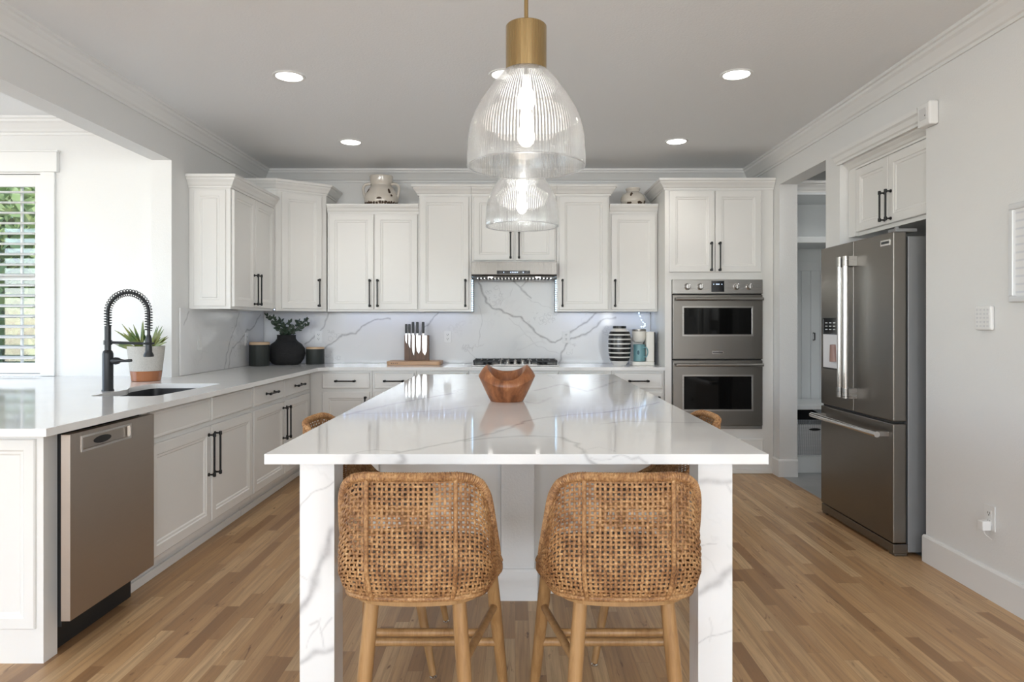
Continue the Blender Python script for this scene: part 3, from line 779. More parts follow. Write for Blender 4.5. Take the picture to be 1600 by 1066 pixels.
# ------------------------------------------------------------------ LED strips
def led(name, label, p0, p1, nd, m=M_ledd, r=.0040, glow=None, wdt=.006, nrm=(1,0,0)):
    p0 = Vector(p0); p1 = Vector(p1)
    t = thing(name, label, 'led strip', p0, 0, 'led light strips')
    d = p1-p0; b = MB(); nrm = Vector(nrm); s = d.normalized().cross(nrm)*wdt/2
    b.add([-s, s, d+s, d-s, -s-nrm*.001, s-nrm*.001, d+s-nrm*.001, d-s-nrm*.001], [(0,1,2,3),(7,6,5,4),(0,4,5,1),(1,5,6,2),(2,6,7,3),(3,7,4,0)]); b.build('tape', M_side, t)
    first = None
    for i in range(nd):
        c = d*((i+.5)/nd)+nrm*.0025
        if first is None:
            bb = MB(); bb.box(-r,r,-r,r,-r,r); first = bb.build('diode', m, t, loc=c)
        else:
            q = first.copy(); COL.objects.link(q); q.parent = t; q.location = c
    return t
led('led_strip', 'dotted blue-white light strip on cabinet side left of the range hood', (-.3885, YT+.035, 1.685), (-.3885, YT+.035, 1.395), 15, nrm=(1,0,0))
led('led_strip', 'dotted blue-white light strip on cabinet side right of the range hood', (.3695, YT+.035, 1.685), (.3695, YT+.035, 1.395), 15, nrm=(-1,0,0))
led('led_strip', 'light strip under the wall cabinets left of the cooktop', (-1.62, YB-.10, 1.4055), (-.44, YB-.10, 1.4055), 24, M_led, nrm=(0,0,-1), r=.003)
led('led_strip', 'light strip under the wall cabinets above the striped vase', (.42, YB-.10, 1.4055), (1.24, YB-.10, 1.4055), 18, M_led, nrm=(0,0,-1), r=.003)
led('led_strip', 'light strip under the corner cabinet above the black vase', (-2.30, 6.0, 1.4150), (-1.90, YB-.12, 1.4150), 10, M_led, nrm=(0,0,-1), r=.003)
# the loose end of the strip hangs down beside the coffee maker
b = MB(); pts = spline([(1.150,YB-.10,1.400),(1.165,YB-.10,1.36),(1.18,YB-.12,1.31),(1.205,YB-.13,1.285),(1.20,YB-.14,1.262),(1.17,YB-.14,1.258)], 24); b.tube(pts, .0022, 6)
t = thing('loose_led_strip', 'loose end of blue light strip dangling over the coffee maker', 'led strip', (0,0,0))
b.build('tape', M_plastic, t, smooth=True)
for p in pts[2::3]: MB().box(-.004,.004,-.004,.004,-.004,.004).build('diode', M_ledd, t, loc=(p.x, p.y-.004, p.z))
for (x0, x1, yy) in ((-1.62,-.44,YB-.10),(.42,1.24,YB-.10),(-2.2,-1.85,YB-.2)):
    area('led_light', ((x0+x1)/2, yy, 1.388), (0,0,0), x1-x0, .02, E_LED*(x1-x0), (.34,.40,1))
for sx in (-1, 1):
    area('led_light', ((-.372 if sx<0 else .353), YT+.035, 1.54), (0, R(-90*sx) if sx<0 else R(90), 0), .28, .01, E_LED*.35, (.35,.6,1)) if False else None

# ------------------------------------------------------------------ oven cabinet and double oven
OX0, OX1, OYF = 1.285, XR-.003, 5.865
t = thing('oven_cabinet', 'tall white cabinet housing the double oven', 'cabinet', (OX0, OYF, 0))
w = OX1-OX0; dpt = YB-OYF-.002; H = ZT
ox0, ox1, oz0, oz1 = .060, .830, .385, 1.664     # oven cut-out in the cabinet frame
b = MB(); b.box(0, ox0-.002, 0, dpt, 0, H); b.box(ox1+.002, w, 0, dpt, 0, H); b.box(ox0-.002, ox1+.002, 0, dpt, oz1+.002, H); b.box(ox0-.002, ox1+.002, 0, dpt, 0, oz0-.002); b.box(ox0, ox1, .5, dpt, oz0, oz1)
b.box(0, w, -.0, -.0+.001, 0, .001)
b.build('body', M_cab, t)
door(t, .035, .423, 1.728, 2.425, .390, 1.86); door(t, .430, .822, 1.728, 2.425, .462, 1.86)
drawer(t, .05, .84, .135, .300, False)
MB().box(0, w, -.012, -.0005, .0, .04).build('base_molding', M_cab, t, bevel=.004)
crown(t, [(0,dpt),(0,0),(w,0)], H-.092, CC)
t = thing('double_oven', 'stainless double wall oven built into the tall cabinet', 'oven', (OX0+ox0, OYF, oz0))
w = ox1-ox0; H = oz1-oz0
MB().box(.004, w-.004, 0, .49, .004, H-.002).build('housing', M_dark, t)
cp = MB().box(0, w, -.030, -.0005, H-.122, H).build('control_panel', M_steel, t, bevel=.003)
for x in (.125, .235, .545, .655):
    kn = MB().lathe([(.029,0),(.029,-.006),(.024,-.009),(.021,-.032),(.017,-.036)], n=26, axis='y').build('knob', M_chrome, t, smooth=True, loc=(x,-.0305,H-.061))
    MB().box(-.004,.004,-.040,-.0365,-.017,.017).build('grip', M_steel, kn)
ds = MB().box(.330, .440, -.034, -.0305, H-.105, H-.012).build('display', M_panel, t)
b = MB()
for x in (.350, .372, .380, .388, .396, .420): b.box(x-.003, x+.003, -.0352, -.0343, H-.045, H-.037)
b.build('icons', M_icon, ds)
def odoor(z0, z1, wz0, wz1, badge):
    o = MB().box(0.002, w-.002, -.036, -.001, 0, z1-z0).build('oven_door', M_slate, t, bevel=.004, loc=(0,0,z0))
    MB().panel(.082, w-.082, wz0-z0, wz1-z0, -.039, [(0,0),(.012,0),(.016,.002)], back=-.0365).build('window_trim', M_steel, o)
    MB().box(.097, w-.097, -.0385, -.0374, wz0-z0+.015, wz1-z0-.015).build('oven_window', M_glassblk, o)
    hz = z1-z0-.036
    b = MB(); b.cyl((.020,-.085,hz),(w-.012,-.085,hz),.0125,n=18)
    b.build('handle', M_steel, o, smooth=True)
    for x in (.05, w-.05): MB().box(x-.012, x+.012, -.078, -.0365, hz-.008, hz+.008).build('handle_post', M_steel, o)
    if badge:
        MB().box(w/2-.05, w/2+.05, -.0385, -.0365, .045, .070).build('badge', M_chrome, o)
        b = MB()
        for i in range(9):
            x = w/2-.040+i*.0095; b.box(x-.0032, x+.0032, -.0395, -.0386, .052, .063)
        b.build('badge_lettering', M_panel, o)
odoor(.598, 1.148, .715-.0+.09-.0-.01, 1.05, True)
odoor(.030, .588, .155, .465, False)
MB().box(0, w, -.020, -.001, 0, .026).build('vent_strip', M_steel, t)

# ------------------------------------------------------------------ refrigerator in the niche
FX, FY0, FY1 = 2.086, 3.765, 4.665      # door face, near side, far side
t = thing('refrigerator', 'slate stainless french-door refrigerator standing in the wall niche', 'refrigerator', (FX, FY1-.005, 0), R(-90))
# local: x runs towards the camera, front faces -y (room side)
w = FY1-FY0-.01
MB().box(.004, w-.004, .085, .82, .02, 1.77).build('body', M_side, t, bevel=.004)
MB().box(.002, w-.002, .004, .084, .014, .066).box(.002, .06, .010, .08, 0, .0139).box(w-.06, w-.002, .010, .08, 0, .0139).build('kick_plate', M_slate, t, bevel=.003)
for x0, x1, lab in ((0, w/2-.002, 'left door with dispenser'), (w/2+.002, w, 'right door')):
    o = MB().box(x0, x1, 0, .075, .745, 1.795).build('door', M_slate, t, bevel=.006); o['label'] = lab
    hx = w/2-.035 if x0 == 0 else w/2+.035
    hb = MB(); hb.cyl((hx,-.065,.83),(hx,-.065,1.70),.0165,n=20); hb.build('handle', M_chrome, o, smooth=True)
    for zz in (.83, 1.70):
        MB().cyl((hx,-.065,zz-.06 if zz>1 else zz),(hx,-.065,zz if zz>1 else zz+.06),.0205,n=20).box(hx-.015, hx+.015, -.062, -.0005, zz-.06 if zz>1 else zz, zz if zz>1 else zz+.06).build('handle_post', M_steel, o, smooth=True)
    if x0 == 0:
        q = MB(); q.panel(.035, .275, .985, 1.325, -.003, [(0,0),(.006,0),(.008,.004)], back=-.0004); q.build('dispenser', M_panel, o)
        MB().box(.045, .265, -.0045, .0006, .995, 1.215).build('dispenser_recess', mat('dispenser_recess', (.72,.72,.74), .3), o)
        b = MB()
        for i in range(3):
            for j in range(3): b.box(.07+i*.055, .10+i*.055, -.0015, -.0003, 1.245+j*.022, 1.251+j*.022)
        b.xf(Matrix.Translation((0,-.0005,0))); b.build('dispenser_icons', M_silver, o)
        MB().cyl((.205,-.012,1.15),(.205,-.004,1.04),.02,.03,n=14).build('dispenser_paddle', mat('paddle', (.28,.16,.13), .4), o, smooth=True)
    else:
        MB().box(w-.125, w-.03, -.003, -.0004, 1.725, 1.758).build('badge', M_chrome, o)
        b = MB()
        for i in range(9): b.box(w-.116+i*.009, w-.110+i*.009, -.0042, -.0032, 1.735, 1.749)
        b.build('badge_lettering', M_panel, o)
fz = MB().box(0, w, 0, .075, .072, .732).build('freezer_drawer', M_slate, t, bevel=.006)
b = MB(); b.cyl((.025,-.075,.670),(w-.025,-.075,.670),.0165,n=20)
b.build('handle', M_chrome, fz, smooth=True)
for x in (.06, w-.06): MB().box(x-.018, x+.018, -.068, -.0005, .657, .683).build('handle_post', M_steel, fz)
MB().box(.02, w-.02, .01, .07, .733, .744).build('gasket', M_dark, t)
b = MB(); b.box(w-.09, w-.01, .02, .14, 1.796, 1.815); b.cyl((w-.035,.04,1.79),(w-.035,.04,1.825),.012,n=12); b.build('hinge_cap', M_side, t, bevel=.003)
# cabinet over the fridge
t = thing('wall_cabinet', 'white two-door cabinet above the refrigerator', 'cabinet', (2.295, NY1-.003, 1.872), R(-90), 'white wall cabinets')
w = NY1-NY0-.006; H = NZ-.004-1.872
MB().box(0, w, 0, .62, 0, H).build('body', M_cab, t)
door(t, .105, w/2-.004+.012, .025, .440, w/2-.020, .135, .19); door(t, w/2+.016, w-.03, .025, .440, w/2+.048, .135, .19)
crown(t, [(0,0),(w,0)], H-.075, [(a*1.1, c*.8) for a, c in CC])
MB().box(-.002+.004, .10, -.018, -.0005, 0, H-.075).build('filler_strip', M_cab, t)
# moulding proud of the wall above the niche
b = MB(); b.sweep([(XR, NY1+.03), (XR, NY0-.0)], [(0,0),(.010,0),(.014,.012),(.024,.020),(.036,.045),(.048,.055),(.052,.070),(.052,.080),(0,.080)], NZ-.028)
struct(b.build('trim_3', M_trim), 'white moulding above the refrigerator niche')
t = thing('motion_sensor', 'small white wall sensor at the upper corner of fridge niche', 'sensor', (XR-.0005, 3.63, 2.335), R(-90))
MB().box(-.055, .055, -.052, 0, 0, .125).build('housing', M_plastic, t, bevel=.010)
MB().box(-.03, .03, -.0545, -.0525, .035, .095).build('lens', mat('sensor_lens', (.7,.7,.7), .3), t)
MB().box(.018, .024, -.0560, -.0546, .050, .056).build('indicator', M_slot, t)

# ------------------------------------------------------------------ mudroom locker through the doorway
LY = 5.90
t = thing('mudroom_locker', 'white built-in locker bench seen through the doorway', 'locker', (2.375, LY, 0))
M_lock = mat('locker_paint', (.76,.78,.78), .45)
W_ = 1.3
b = MB(); b.box(0,.03,0,.5,0,2.40); b.box(W_-.03,W_,0,.5,0,2.40); b.box(.03,W_-.03,.48,.5,0,2.40); b.box(.03,W_-.03,.03,.48,.0,.135); b.build('body', M_lock, t)
b = MB()
for i in range(14): b.box(.032+i*.088, .117+i*.088, .470, .4795, .58, 1.78)
b.build('beadboard', M_lock, t, bevel=.003)
MB().box(.031, W_-.031, .462, .4695, 1.78, 1.86).build('hook_rail', M_lock, t, bevel=.002)
MB().box(.031, W_-.031, -.012, .46, 1.985, 2.035).build('shelf', M_lock, t, bevel=.003)
MB().box(.031, W_-.031, -.02, .46, .545, .585).build('bench_seat', M_lock, t, bevel=.004)
MB().box(-.0, W_, -.012, -.0005, .0, .135).build('base_board', M_lock, t, bevel=.002)
MB().box(-.0, W_, -.006, .5, 2.401, 2.46).build('header_board', M_lock, t)
crown(t, [(0,0),(W_,0)], 2.42, CC)
b = MB(); b.tube([(.268,.455,1.20),(.268,.425,1.20),(.268,.425,1.13),(.268,.455,1.13)], .005, 8); b.build('hook', M_black, t) if False else None
q = MB(); q.box(.205, .45, .055, .075, .62, 1.74); q.build('partition', M_lock, t) if False else None
b = MB(); b.box(.205,.215,-.03,-.0,1.11,1.21); b.build('x', M_black) if False else None
MB().tube([(.406,.470,1.20),(.406,.440,1.20),(.406,.440,1.135),(.406,.470,1.135)], .006, 8).build('hook', M_black, t, smooth=True)
t = thing('door_pull', 'x', 'handle', (2.655,LY-.01,0)) if False else None
b = MB(); bw=.19
b.add([(-bw,-.13,0),(bw,-.13,0),(bw,.13,0),(-bw,.13,0),(-bw-.02,-.15,.27),(bw+.02,-.15,.27),(bw+.02,.15,.27),(-bw-.02,.15,.27),
       (-bw-.01,-.14,.27),(bw+.01,-.14,.27),(bw+.01,.14,.27),(-bw-.01,.14,.27),(-bw+.01,-.12,.01),(bw-.01,-.12,.01),(bw-.01,.12,.01),(-bw+.01,.12,.01)],
      [(3,2,1,0),(0,1,5,4),(1,2,6,5),(2,3,7,6),(3,0,4,7),(4,5,9,8),(5,6,10,9),(6,7,11,10),(7,4,8,11),(8,9,13,12),(9,10,14,13),(10,11,15,14),(11,8,12,15),(12,13,14,15)])
t = thing('storage_basket', 'white woven plastic basket under the mudroom bench', 'basket', (2.375+.265, LY+.22, .136))
b.build('basket_body', M_basket, t)
MB().lathe([(.02,0),(.02,-.002)], n=18, axis='y').xf(Matrix.Translation((-.02,-.148,.225))@Matrix.Diagonal((2.6,1,.55,1))).build('handle_slot', M_dark, t)
# dark form added behind the basket, stands in for the recess shade
b = MB(); b.lathe([(.10,0),(.14,.05),(.15,.20),(.12,.33),(.05,.38)], n=20, wob=lambda i,j: 1+.08*math.sin(i*1.3+j)); b.xf(Matrix.Diagonal((1.3,.35,1,1)))
tag(b.build('recess_shade_form', mat('recess_shade_form', (.01,.01,.012), .7), smooth=True, loc=(2.375+.265, LY+.42, .136)), 'dark form added for the shade behind the white basket', 'shade form')

# ------------------------------------------------------------------ island
IX0, IX1, IY0, IY1 = -.715, .722, 1.946, 5.02
t = thing('kitchen_island', 'white island with thick veined quartz top and square stone legs', 'island', (0,0,0))
fi = lambda px, py: ((lambda p: (p.x-IX0, p.y-IY0))(on_z(px, py, .914)))
ci = (400,580,1.951)
TV = [(conv(ci,[(430,250),(520,232),(610,215),(700,195),(770,175),(830,150),(880,142),(960,133),(1060,126),(1160,112),(1230,95)],fi),.008,.62),
      (conv(ci,[(640,213),(730,202),(850,197),(930,203),(975,220),(1003,250)],fi),.007,.65),
      (conv(ci,[(300,252),(360,238),(440,247)],fi),.004,.45),
      (conv(ci,[(1050,162),(1130,152),(1200,155),(1360,158)],fi),.006,.5),
      (conv(ci,[(270,135),(330,120),(420,100),(500,85),(600,68)],fi),.012,.5),
      (conv(ci,[(850,60),(930,40),(1010,62),(1060,45),(1100,30)],fi),.014,.45),
      (conv(ci,[(1000,240),(1050,232),(1100,245)],fi),.003,.3),(conv(ci,[(300,130),(420,128),(560,120),(680,105)],fi),.008,.32),
      (conv(ci,[(760,60),(800,90),(860,100),(900,80)],fi),.01,.3)]
slab('island_top', (IX0, IY0, .914), (1,0,0), (0,1,0), (0,0,1), IX1-IX0, IY1-IY0, .0285, .006, TV, t, (), 7)
fe = lambda px, py: ((lambda p: (p.x-IX0, p.z-.8856))(at(px, py, IY0)))
EV = [(conv(ci,[(283,282),(310,252)],fe),.012,.62),(conv(ci,[(430,285),(452,270),(445,250)],fe),.011,.7),(conv(ci,[(1003,250),(1010,268),(1035,284)],fe),.006,.7),
      (conv(ci,[(1090,262),(1115,258),(1140,272),(1170,262),(1190,275)],fe),.003,.45),(conv(ci,[(1020,262),(1080,268)],fe),.002,.35)]
o = slab('edge_band', (IX0, IY0-.0006, .8856), (1,0,0), (0,0,1), (0,-1,0), IX1-IX0, .0282, .0005, .0035, EV, t, (), 8)
# legs
c6 = (400,560,2.107); c7b = (780,560,2.107)
LY0 = 2.00
for (lx0, lx1, cr_, vv_) in ((-.631,-.530,c6,[([(145,830),(175,790),(200,720),(215,660),(240,610),(250,560)],.011,.75),([(145,1000),(200,970),(262,950)],.007,.6),([(145,500),(180,450),(256,400)],.0025,.5),
                          ([(145,715),(175,735)],.002,.4),([(175,885),(200,870),(225,950)],.0025,.4),([(205,900),(250,852)],.002,.4),([(170,960),(185,900),(215,860)],.002,.35)]),
                     (.536,.636,c7b,[([(655,410),(700,408),(765,398)],.007,.55),([(740,405),(762,440)],.004,.4),([(655,772),(710,745),(767,690)],.012,.6),([(650,620),(720,615)],.002,.5),([(640,945),(700,915),(767,890)],.0025,.45),([(690,860),(700,940)],.0018,.25)])):
    g = lambda px, py: ((lambda p: (p.x-lx0, p.z))(at(px, py, LY0)))
    VV = [(conv(cr_, p, g), w_, s_) for p, w_, s_ in vv_]
    slab('leg', (lx0, LY0, 0), (1,0,0), (0,0,1), (0,-1,0), lx1-lx0, .885, .100, .004, VV, t, (), 9)
# base
MB().box(-.672, .660, 3.262, 4.90, 0, .885).build('island_base', M_cab, t)
b = MB(); b.box(-.690,-.648,3.244,3.2618,.0,.885); b.box(.640,.675,3.244,3.2618,0,.885); b.box(-.648,-.10,3.250,3.2618,0,.11); b.box(.12,.640,3.250,3.2618,0,.11)
b.build('corner_trim', M_cab, t, bevel=.003)
b = MB(); b.box(-.066,.090,3.180,3.2618,0,.885); b.build('pilaster', M_wall, t, bevel=.004)
b = MB(); b.sweep([(-.066,3.26),(-.066,3.18),(.09,3.18),(.09,3.26)], BB); b.build('pilaster_base', M_trim, t)
b = MB(); b.box(-.082,-.068,3.235,3.2615,.147,.885); b.build('pilaster_trim', M_trim, t)

# ------------------------------------------------------------------ wooden bowl
def bowl():
    b = MB(); n = 96; vs = []; fs = []; rows = []
    for i in range(n):
        a = 2*math.pi*i/n; c = abs(math.cos(a)); sn = abs(math.sin(a))
        bk_ = math.sin(a); zo = .083+.012*bk_+.038*c**1.7; zi = .121+.016*bk_+.052*c**2.2; ro = .137-.012*sn; ri = .112-.014*c
        col = []
        for f in (0, .12, .3, .5, .7, .85, 1): col.append((.078+(ro-.078)*f**.92, zo*f))
        for f in (.2, .5, .8): col.append((ro+(ri+.004-ro)*f+.003*math.sin(math.pi*f), zo+(zi-zo)*f))
        col.append((ri, zi)); col.append((ri-.005, zi-.002))
        for f in (.9, .7, .5, .3, .12, 0): col.append((.060+(ri-.012-.060)*f, .018+(zi-.02)*f))
        rows.append([(r*math.cos(a), r*math.sin(a)*(1-.06*sn), z) for r, z in col])
    m = len(rows[0])
    for j in range(m):
        for i in range(n): vs.append(rows[i][j])
    for j in range(m-1):
        for i in range(n): fs.append((j*n+i, j*n+(i+1)%n, (j+1)*n+(i+1)%n, (j+1)*n+i))
    fs.append(tuple(range(n))[::-1]); fs.append(tuple(range((m-1)*n, m*n)))
    return b.add(vs, fs)
o = bowl().build('wooden_bowl', M_bowl, smooth=True, loc=(-.040, 3.29, .9145)); tag(o, 'carved orange-brown wooden bowl with pointed ends on the island', 'bowl')

# ------------------------------------------------------------------ rattan counter stools
def make_stool():
    t = thing('counter_stool', '', 'stool')
    plan = [(-.226,.06),(-.234,.02),(-.236,-.03),(-.228,-.10),(-.203,-.185),(-.145,-.232),(-.07,-.248),(0,-.252)]
    plan = plan+[(-x,y) for x,y in plan[:-1][::-1]]
    dense = spline([(x,y,0) for x,y in plan], 400)
    L = [0]
    for i in range(1,400): L.append(L[-1]+(dense[i]-dense[i-1]).length)
    Ln = np.array(L); PX = np.array([p.x for p in dense]); PY = np.array([p.y for p in dense])
    tot = L[-1]
    def pl(s):
        s = min(max(s,0),1)*tot; return float(np.interp(s,Ln,PX)), float(np.interp(s,Ln,PY))
    TY = [-.252,-.240,-.225,-.205,-.180,-.14,-.09,-.04,.02,.06]; TZ = [.908,.907,.899,.880,.842,.770,.700,.650,.622,.615]
    def ztop(s):
        x, y = pl(s); return float(np.interp(y, TY, TZ))
    def zbot(s):
        x, y = pl(s); return float(np.interp(y, [-.252,-.18,0,.175], [.598,.590,.584,.584]))
    def P(s, v, o=0):
        x, y = pl(s); x2, y2 = pl(s+.004); x1, y1 = pl(s-.004); tx, ty = x2-x1, y2-y1; l = math.hypot(tx,ty) or 1
        nx, ny = -ty/l, tx/l      # inward
        k = float(np.interp(v, [0,.08,.25,.5,1], [.90,.955,1.0,1.0,float(np.interp(y, [-.25,-.16,0], [1.0,.96,.93]))]))
        return Vector((x*k*.93-nx*o, y*(k if y<0 else 1)-ny*o, zbot(s)+v*(ztop(s)-zbot(s))))
    NV, NH = 68, 25
    b = MB(); A = .0020
    def ribbon(pts, w, h, wd):
        n = len(pts); vs = []; fs = []
        for i,(p,nn) in enumerate(pts):
            T = (pts[min(i+1,n-1)][0]-pts[max(i-1,0)][0]).normalized(); Wd = T.cross(nn).normalized()
            for cw, ch in ((1,0),(.5,1),(-.5,1),(-1,0),(-.5,-1),(.5,-1)): vs.append(p+Wd*cw*w+nn*ch*h)
        for i in range(n-1):
            for k in range(6): fs.append((i*6+k, i*6+(k+1)%6, (i+1)*6+(k+1)%6, (i+1)*6+k))
        b.add(vs, fs)
    def nrm(s, v):
        a = P(s-.004,v); c = P(s+.004,v); T = c-a; return Vector((-T.y,T.x,0)).normalized()*-1
    rnd = random.Random(2)
    for i in range(NV):
        s = (i+.5)/NV; s += rnd.uniform(-.0012,.0012)
        pts = []
        for j in range(NH*2+1):
            v = .02+.96*j/(NH*2); ph = math.cos(math.pi*(j/2)+math.pi*i)
            nn = nrm(s,v); pts.append((P(s,v)+nn*A*ph, nn))
        ribbon(pts, .0036, .0013, 0)
    for j in range(NH):
        v = .02+.96*(j+.5)/NH+rnd.uniform(-.003,.003)
        pts = []
        for i in range(NV*2+1):
            s = i/(NV*2); ph = -math.cos(math.pi*((i-1)/2)+math.pi*(j+.5)-math.pi*.5)
            nn = nrm(s,v); pts.append((P(s,v)+nn*A*ph, nn))
        ribbon(pts, .0030, .0013, 0)
    b.build('woven_back', M_rattan, t, smooth=True, recalc=False)
    # wrapped rim: top edge, front edges and bottom edge
    rp = [P(i/240, 1.0) for i in range(241)]
    def wrap(pts, r, pitch=.006):
        # resample
        Ls = [0]
        for i in range(1,len(pts)): Ls.append(Ls[-1]+(pts[i]-pts[i-1]).length)
        n = int(Ls[-1]/pitch)*2; A_ = np.array(Ls); q = []
        for i in range(n+1):
            s = Ls[-1]*i/n; q.append(Vector([float(np.interp(s,A_,[p[k] for p in pts])) for k in range(3)]))
        rad = [r*(1.07 if i%2 else .93) for i in range(n+1)]
        return MB().tube(q, rad, 10)
    top = [P(0,.0)]+[P(0,v/10) for v in range(1,10)]+[P(0,1)+Vector((0,-.006,-.006))]+rp[3:-3]+[P(1,1)+Vector((0,-.006,-.006))]+[P(1,v/10) for v in range(9,0,-1)]+[P(1,0)]
    wrap(top, .0120).build('rim', M_rattan, t, smooth=True)
    wrap([P(i/200,.0) for i in range(201)], .0075).build('bottom_rim', M_rattan, t, smooth=True)
    for sx in (-1, 1):
        # wrapped upright behind the weave
        best = min(range(400), key=lambda i: abs(PX[i]-sx*.118)+(1 if PY[i]>-.1 else 0)); s = L[best]/tot
        pts = [P(s, v/12, .003) for v in range(0,13)]
        wrap(pts, .0060, .008).build('upright', M_rattan, t, smooth=True)
    # seat
    out = [pl(i/60) for i in range(61)]; k = .90
    seat = [(x*k*.88, y*k*.955) for x,y in out]+[(.175,.215),(.10,.232),(0,.238),(-.10,.232),(-.175,.215)]
    MB().prism([(x*.97,y*.97) for x,y in seat], .572, .6015).build('seat_frame', M_oak, t)
    c = MB(); prof = [(.90,.602),(.97,.606),(.985,.616),(.97,.627),(.90,.634),(.6,.638),(.2,.640)]
    n_ = len(seat); vs = []; fs = []
    for f, z in prof:
        for x, y in seat: vs.append((x*f*.97, y*f*.97, z))
    for j in range(len(prof)-1):
        for i in range(n_): fs.append((j*n_+i, j*n_+(i+1)%n_, (j+1)*n_+(i+1)%n_, (j+1)*n_+i))
    fs.append(tuple(range(n_))[::-1]); fs.append(tuple(range((len(prof)-1)*n_, len(prof)*n_)))
    c.add(vs, fs).build('seat_cushion', M_grey, t, smooth=True)
    # legs
    legs = []
    for sx in (-1,1):
        legs.append(((sx*.112,-.165,.575),(sx*.157,-.215,.012))); legs.append(((sx*.180,.150,.575),(sx*.232,.262,.012)))
    for a, e in legs:
        a = Vector(a); e = Vector(e)
        o = MB().tube([a, a.lerp(e,.3), a.lerp(e,.7), e], [.0185,.0195,.0165,.0125], 18).build('leg', M_oak, t, smooth=True)
        MB().lathe([(.010,0),(.013,.002),(.013,.006),(.008,.0115)], (e.x,e.y,0.0), 16).build('glide', M_chrome, o, smooth=True)
    def onleg(i, z):
        a, e = Vector(legs[i][0]), Vector(legs[i][1]); f = (a.z-z)/(a.z-e.z); return a.lerp(e,f)
    m_ = []
    for si in (0, 2):
        p, q = onleg(si,.415), onleg(si+1,.415); MB().cyl(p,q,.0115,n=14).build('stretcher', M_oak, t, smooth=True); m_.append(p.lerp(q,.48))
    MB().cyl(m_[0],m_[1],.0115,n=14).build('stretcher', M_oak, t, smooth=True)
    MB().cyl(onleg(1,.290),onleg(3,.290),.0135,n=14).build('foot_rail', M_oak, t, smooth=True)
    return t
st = make_stool()
spots = [(-.258,1.932,0,'woven rattan counter stool at near end of island, left of the pair'),
         (.281,1.932,0,'woven rattan counter stool at near end of island, right of the pair'),
         (-.560,2.71,-90,'rattan counter stool tucked under left side of island, mostly hidden'),
         (.560,2.80,90,'rattan counter stool tucked under right side of island, mostly hidden')]
for i,(x,y,a,lab) in enumerate(spots):
    o = st if i == 0 else copy_tree(st)
    o.location = (x,y,0); o.rotation_euler = (0,0,R(a)); o['label'] = lab; o['group'] = 'rattan counter stools'

# ------------------------------------------------------------------ pendants
def make_pendant():
    t = thing('pendant_lamp', '', 'pendant lamp')
    zb = 1.800
    b = MB()
    def build_shell(prof, th=.0035, n=220):
        out = prof; inn = [(r-th, z) for r,z in prof][::-1]
        return MB().lathe(out+inn, (0,0,0), n, cap0=False, cap1=False, wob=lambda i,j: 1+(.010 if i%2 else 0))
    prof = [(.190,0),(.1905,.03),(.188,.067),(.186,.10),(.179,.134),(.168,.165),(.154,.194),(.136,.225),(.116,.253),(.095,.282),(.075,.305),(.066,.312)]
    pf = [tuple(v[:2]) for v in spline([(r,z,0) for r,z in prof], 40)]
    o = MB().lathe(pf+[(max(r-.0035,.01), z) for r,z in pf[::-1]]+[pf[0]], (0,0,0), 232, cap0=False, cap1=False, wob=lambda i,j: 1+(.014 if (i%2 and j<40) else 0)).build('glass_shade', M_glass, t, smooth=False, loc=(0,0,zb))
    MB().tube([(.1905*math.cos(a), .1905*math.sin(a), 0) for a in [2*math.pi*i/72 for i in range(72)]], .0032, 8, closed=True).build('shade_lip', M_glass, o, smooth=True)
    MB().lathe([(.060,2.112),(.0665,2.112),(.0665,2.255),(.064,2.258),(.008,2.260)], n=40, cap0=True).build('cap', M_brass, t, smooth=True)
    MB().lathe([(.045,2.085),(.055,2.111)], n=32).build('socket', M_steel, t, smooth=True)
    MB().lathe([(.0068,2.258),(.0068,ZC-.022)], n=14).build('rod', M_brass, t, smooth=True)
    MB().lathe([(.060,ZC-.022),(.062,ZC-.018),(.062,ZC-.001)], n=32).build('canopy', M_brass, t, smooth=True)
    MB().lathe([(.013,2.084),(.014,2.062),(.022,2.048),(.029,2.028),(.030,2.010),(.024,1.992),(.012,1.982),(.003,1.980)], n=28).build('bulb', M_bulb, t, smooth=True)
    return t
pd_ = make_pendant()
for i,(x,y,lab) in enumerate(((.036,2.23,'ribbed glass dome pendant with brass cap, nearer larger-looking one'),(.036,3.61,'ribbed glass dome pendant hanging farther back over the island'))):
    o = pd_ if i == 0 else copy_tree(pd_)
    o.location = (x,y,0); o['label'] = lab; o['group'] = 'glass pendants over the island'
    l = bpy.data.lights.new('pendant_bulb_light','POINT'); l.energy = E_PEND; l.shadow_soft_size = .045; l.color = (1,.96,.9)
    lo = bpy.data.objects.new('pendant_bulb_light', l); lo.location = (x,y,1.93); COL.objects.link(lo)

# ------------------------------------------------------------------ recessed ceiling lights
def can():
    t = thing('recessed_light', '', 'ceiling light')
    MB().lathe([(.072,-.001),(.078,-.006),(.092,-.005),(.095,-.0008)], n=36, cap0=False, cap1=False).build('trim_ring', M_trim, t, smooth=True)
    MB().lathe([(.073,-.0045),(.073,-.0012)], n=36).build('lens', M_emit, t)
    return t
c0 = can()
cans = [(-1.327,4.01,'recessed ceiling light nearer the camera, left of the pendant'),(1.29,3.98,'recessed ceiling light nearer the camera, right of the pendant'),
        (-1.315,5.46,'recessed ceiling light above the left back cabinets'),(1.285,5.44,'recessed ceiling light above the oven cabinet'),(-.06,3.98,'recessed ceiling light hidden behind the pendant cap')]
extra = [(-1.3,1.9),(1.3,1.9),(-1.3,-.2),(1.3,-.2),(-1.3,-2.6),(1.3,-2.6)]  # unseen spots added beyond the visible cans, without fixtures
for i, c in enumerate(cans):
    o = c0 if i == 0 else copy_tree(c0)
    o.location = (c[0],c[1],ZC); o['label'] = c[2]; o['group'] = 'recessed ceiling lights'
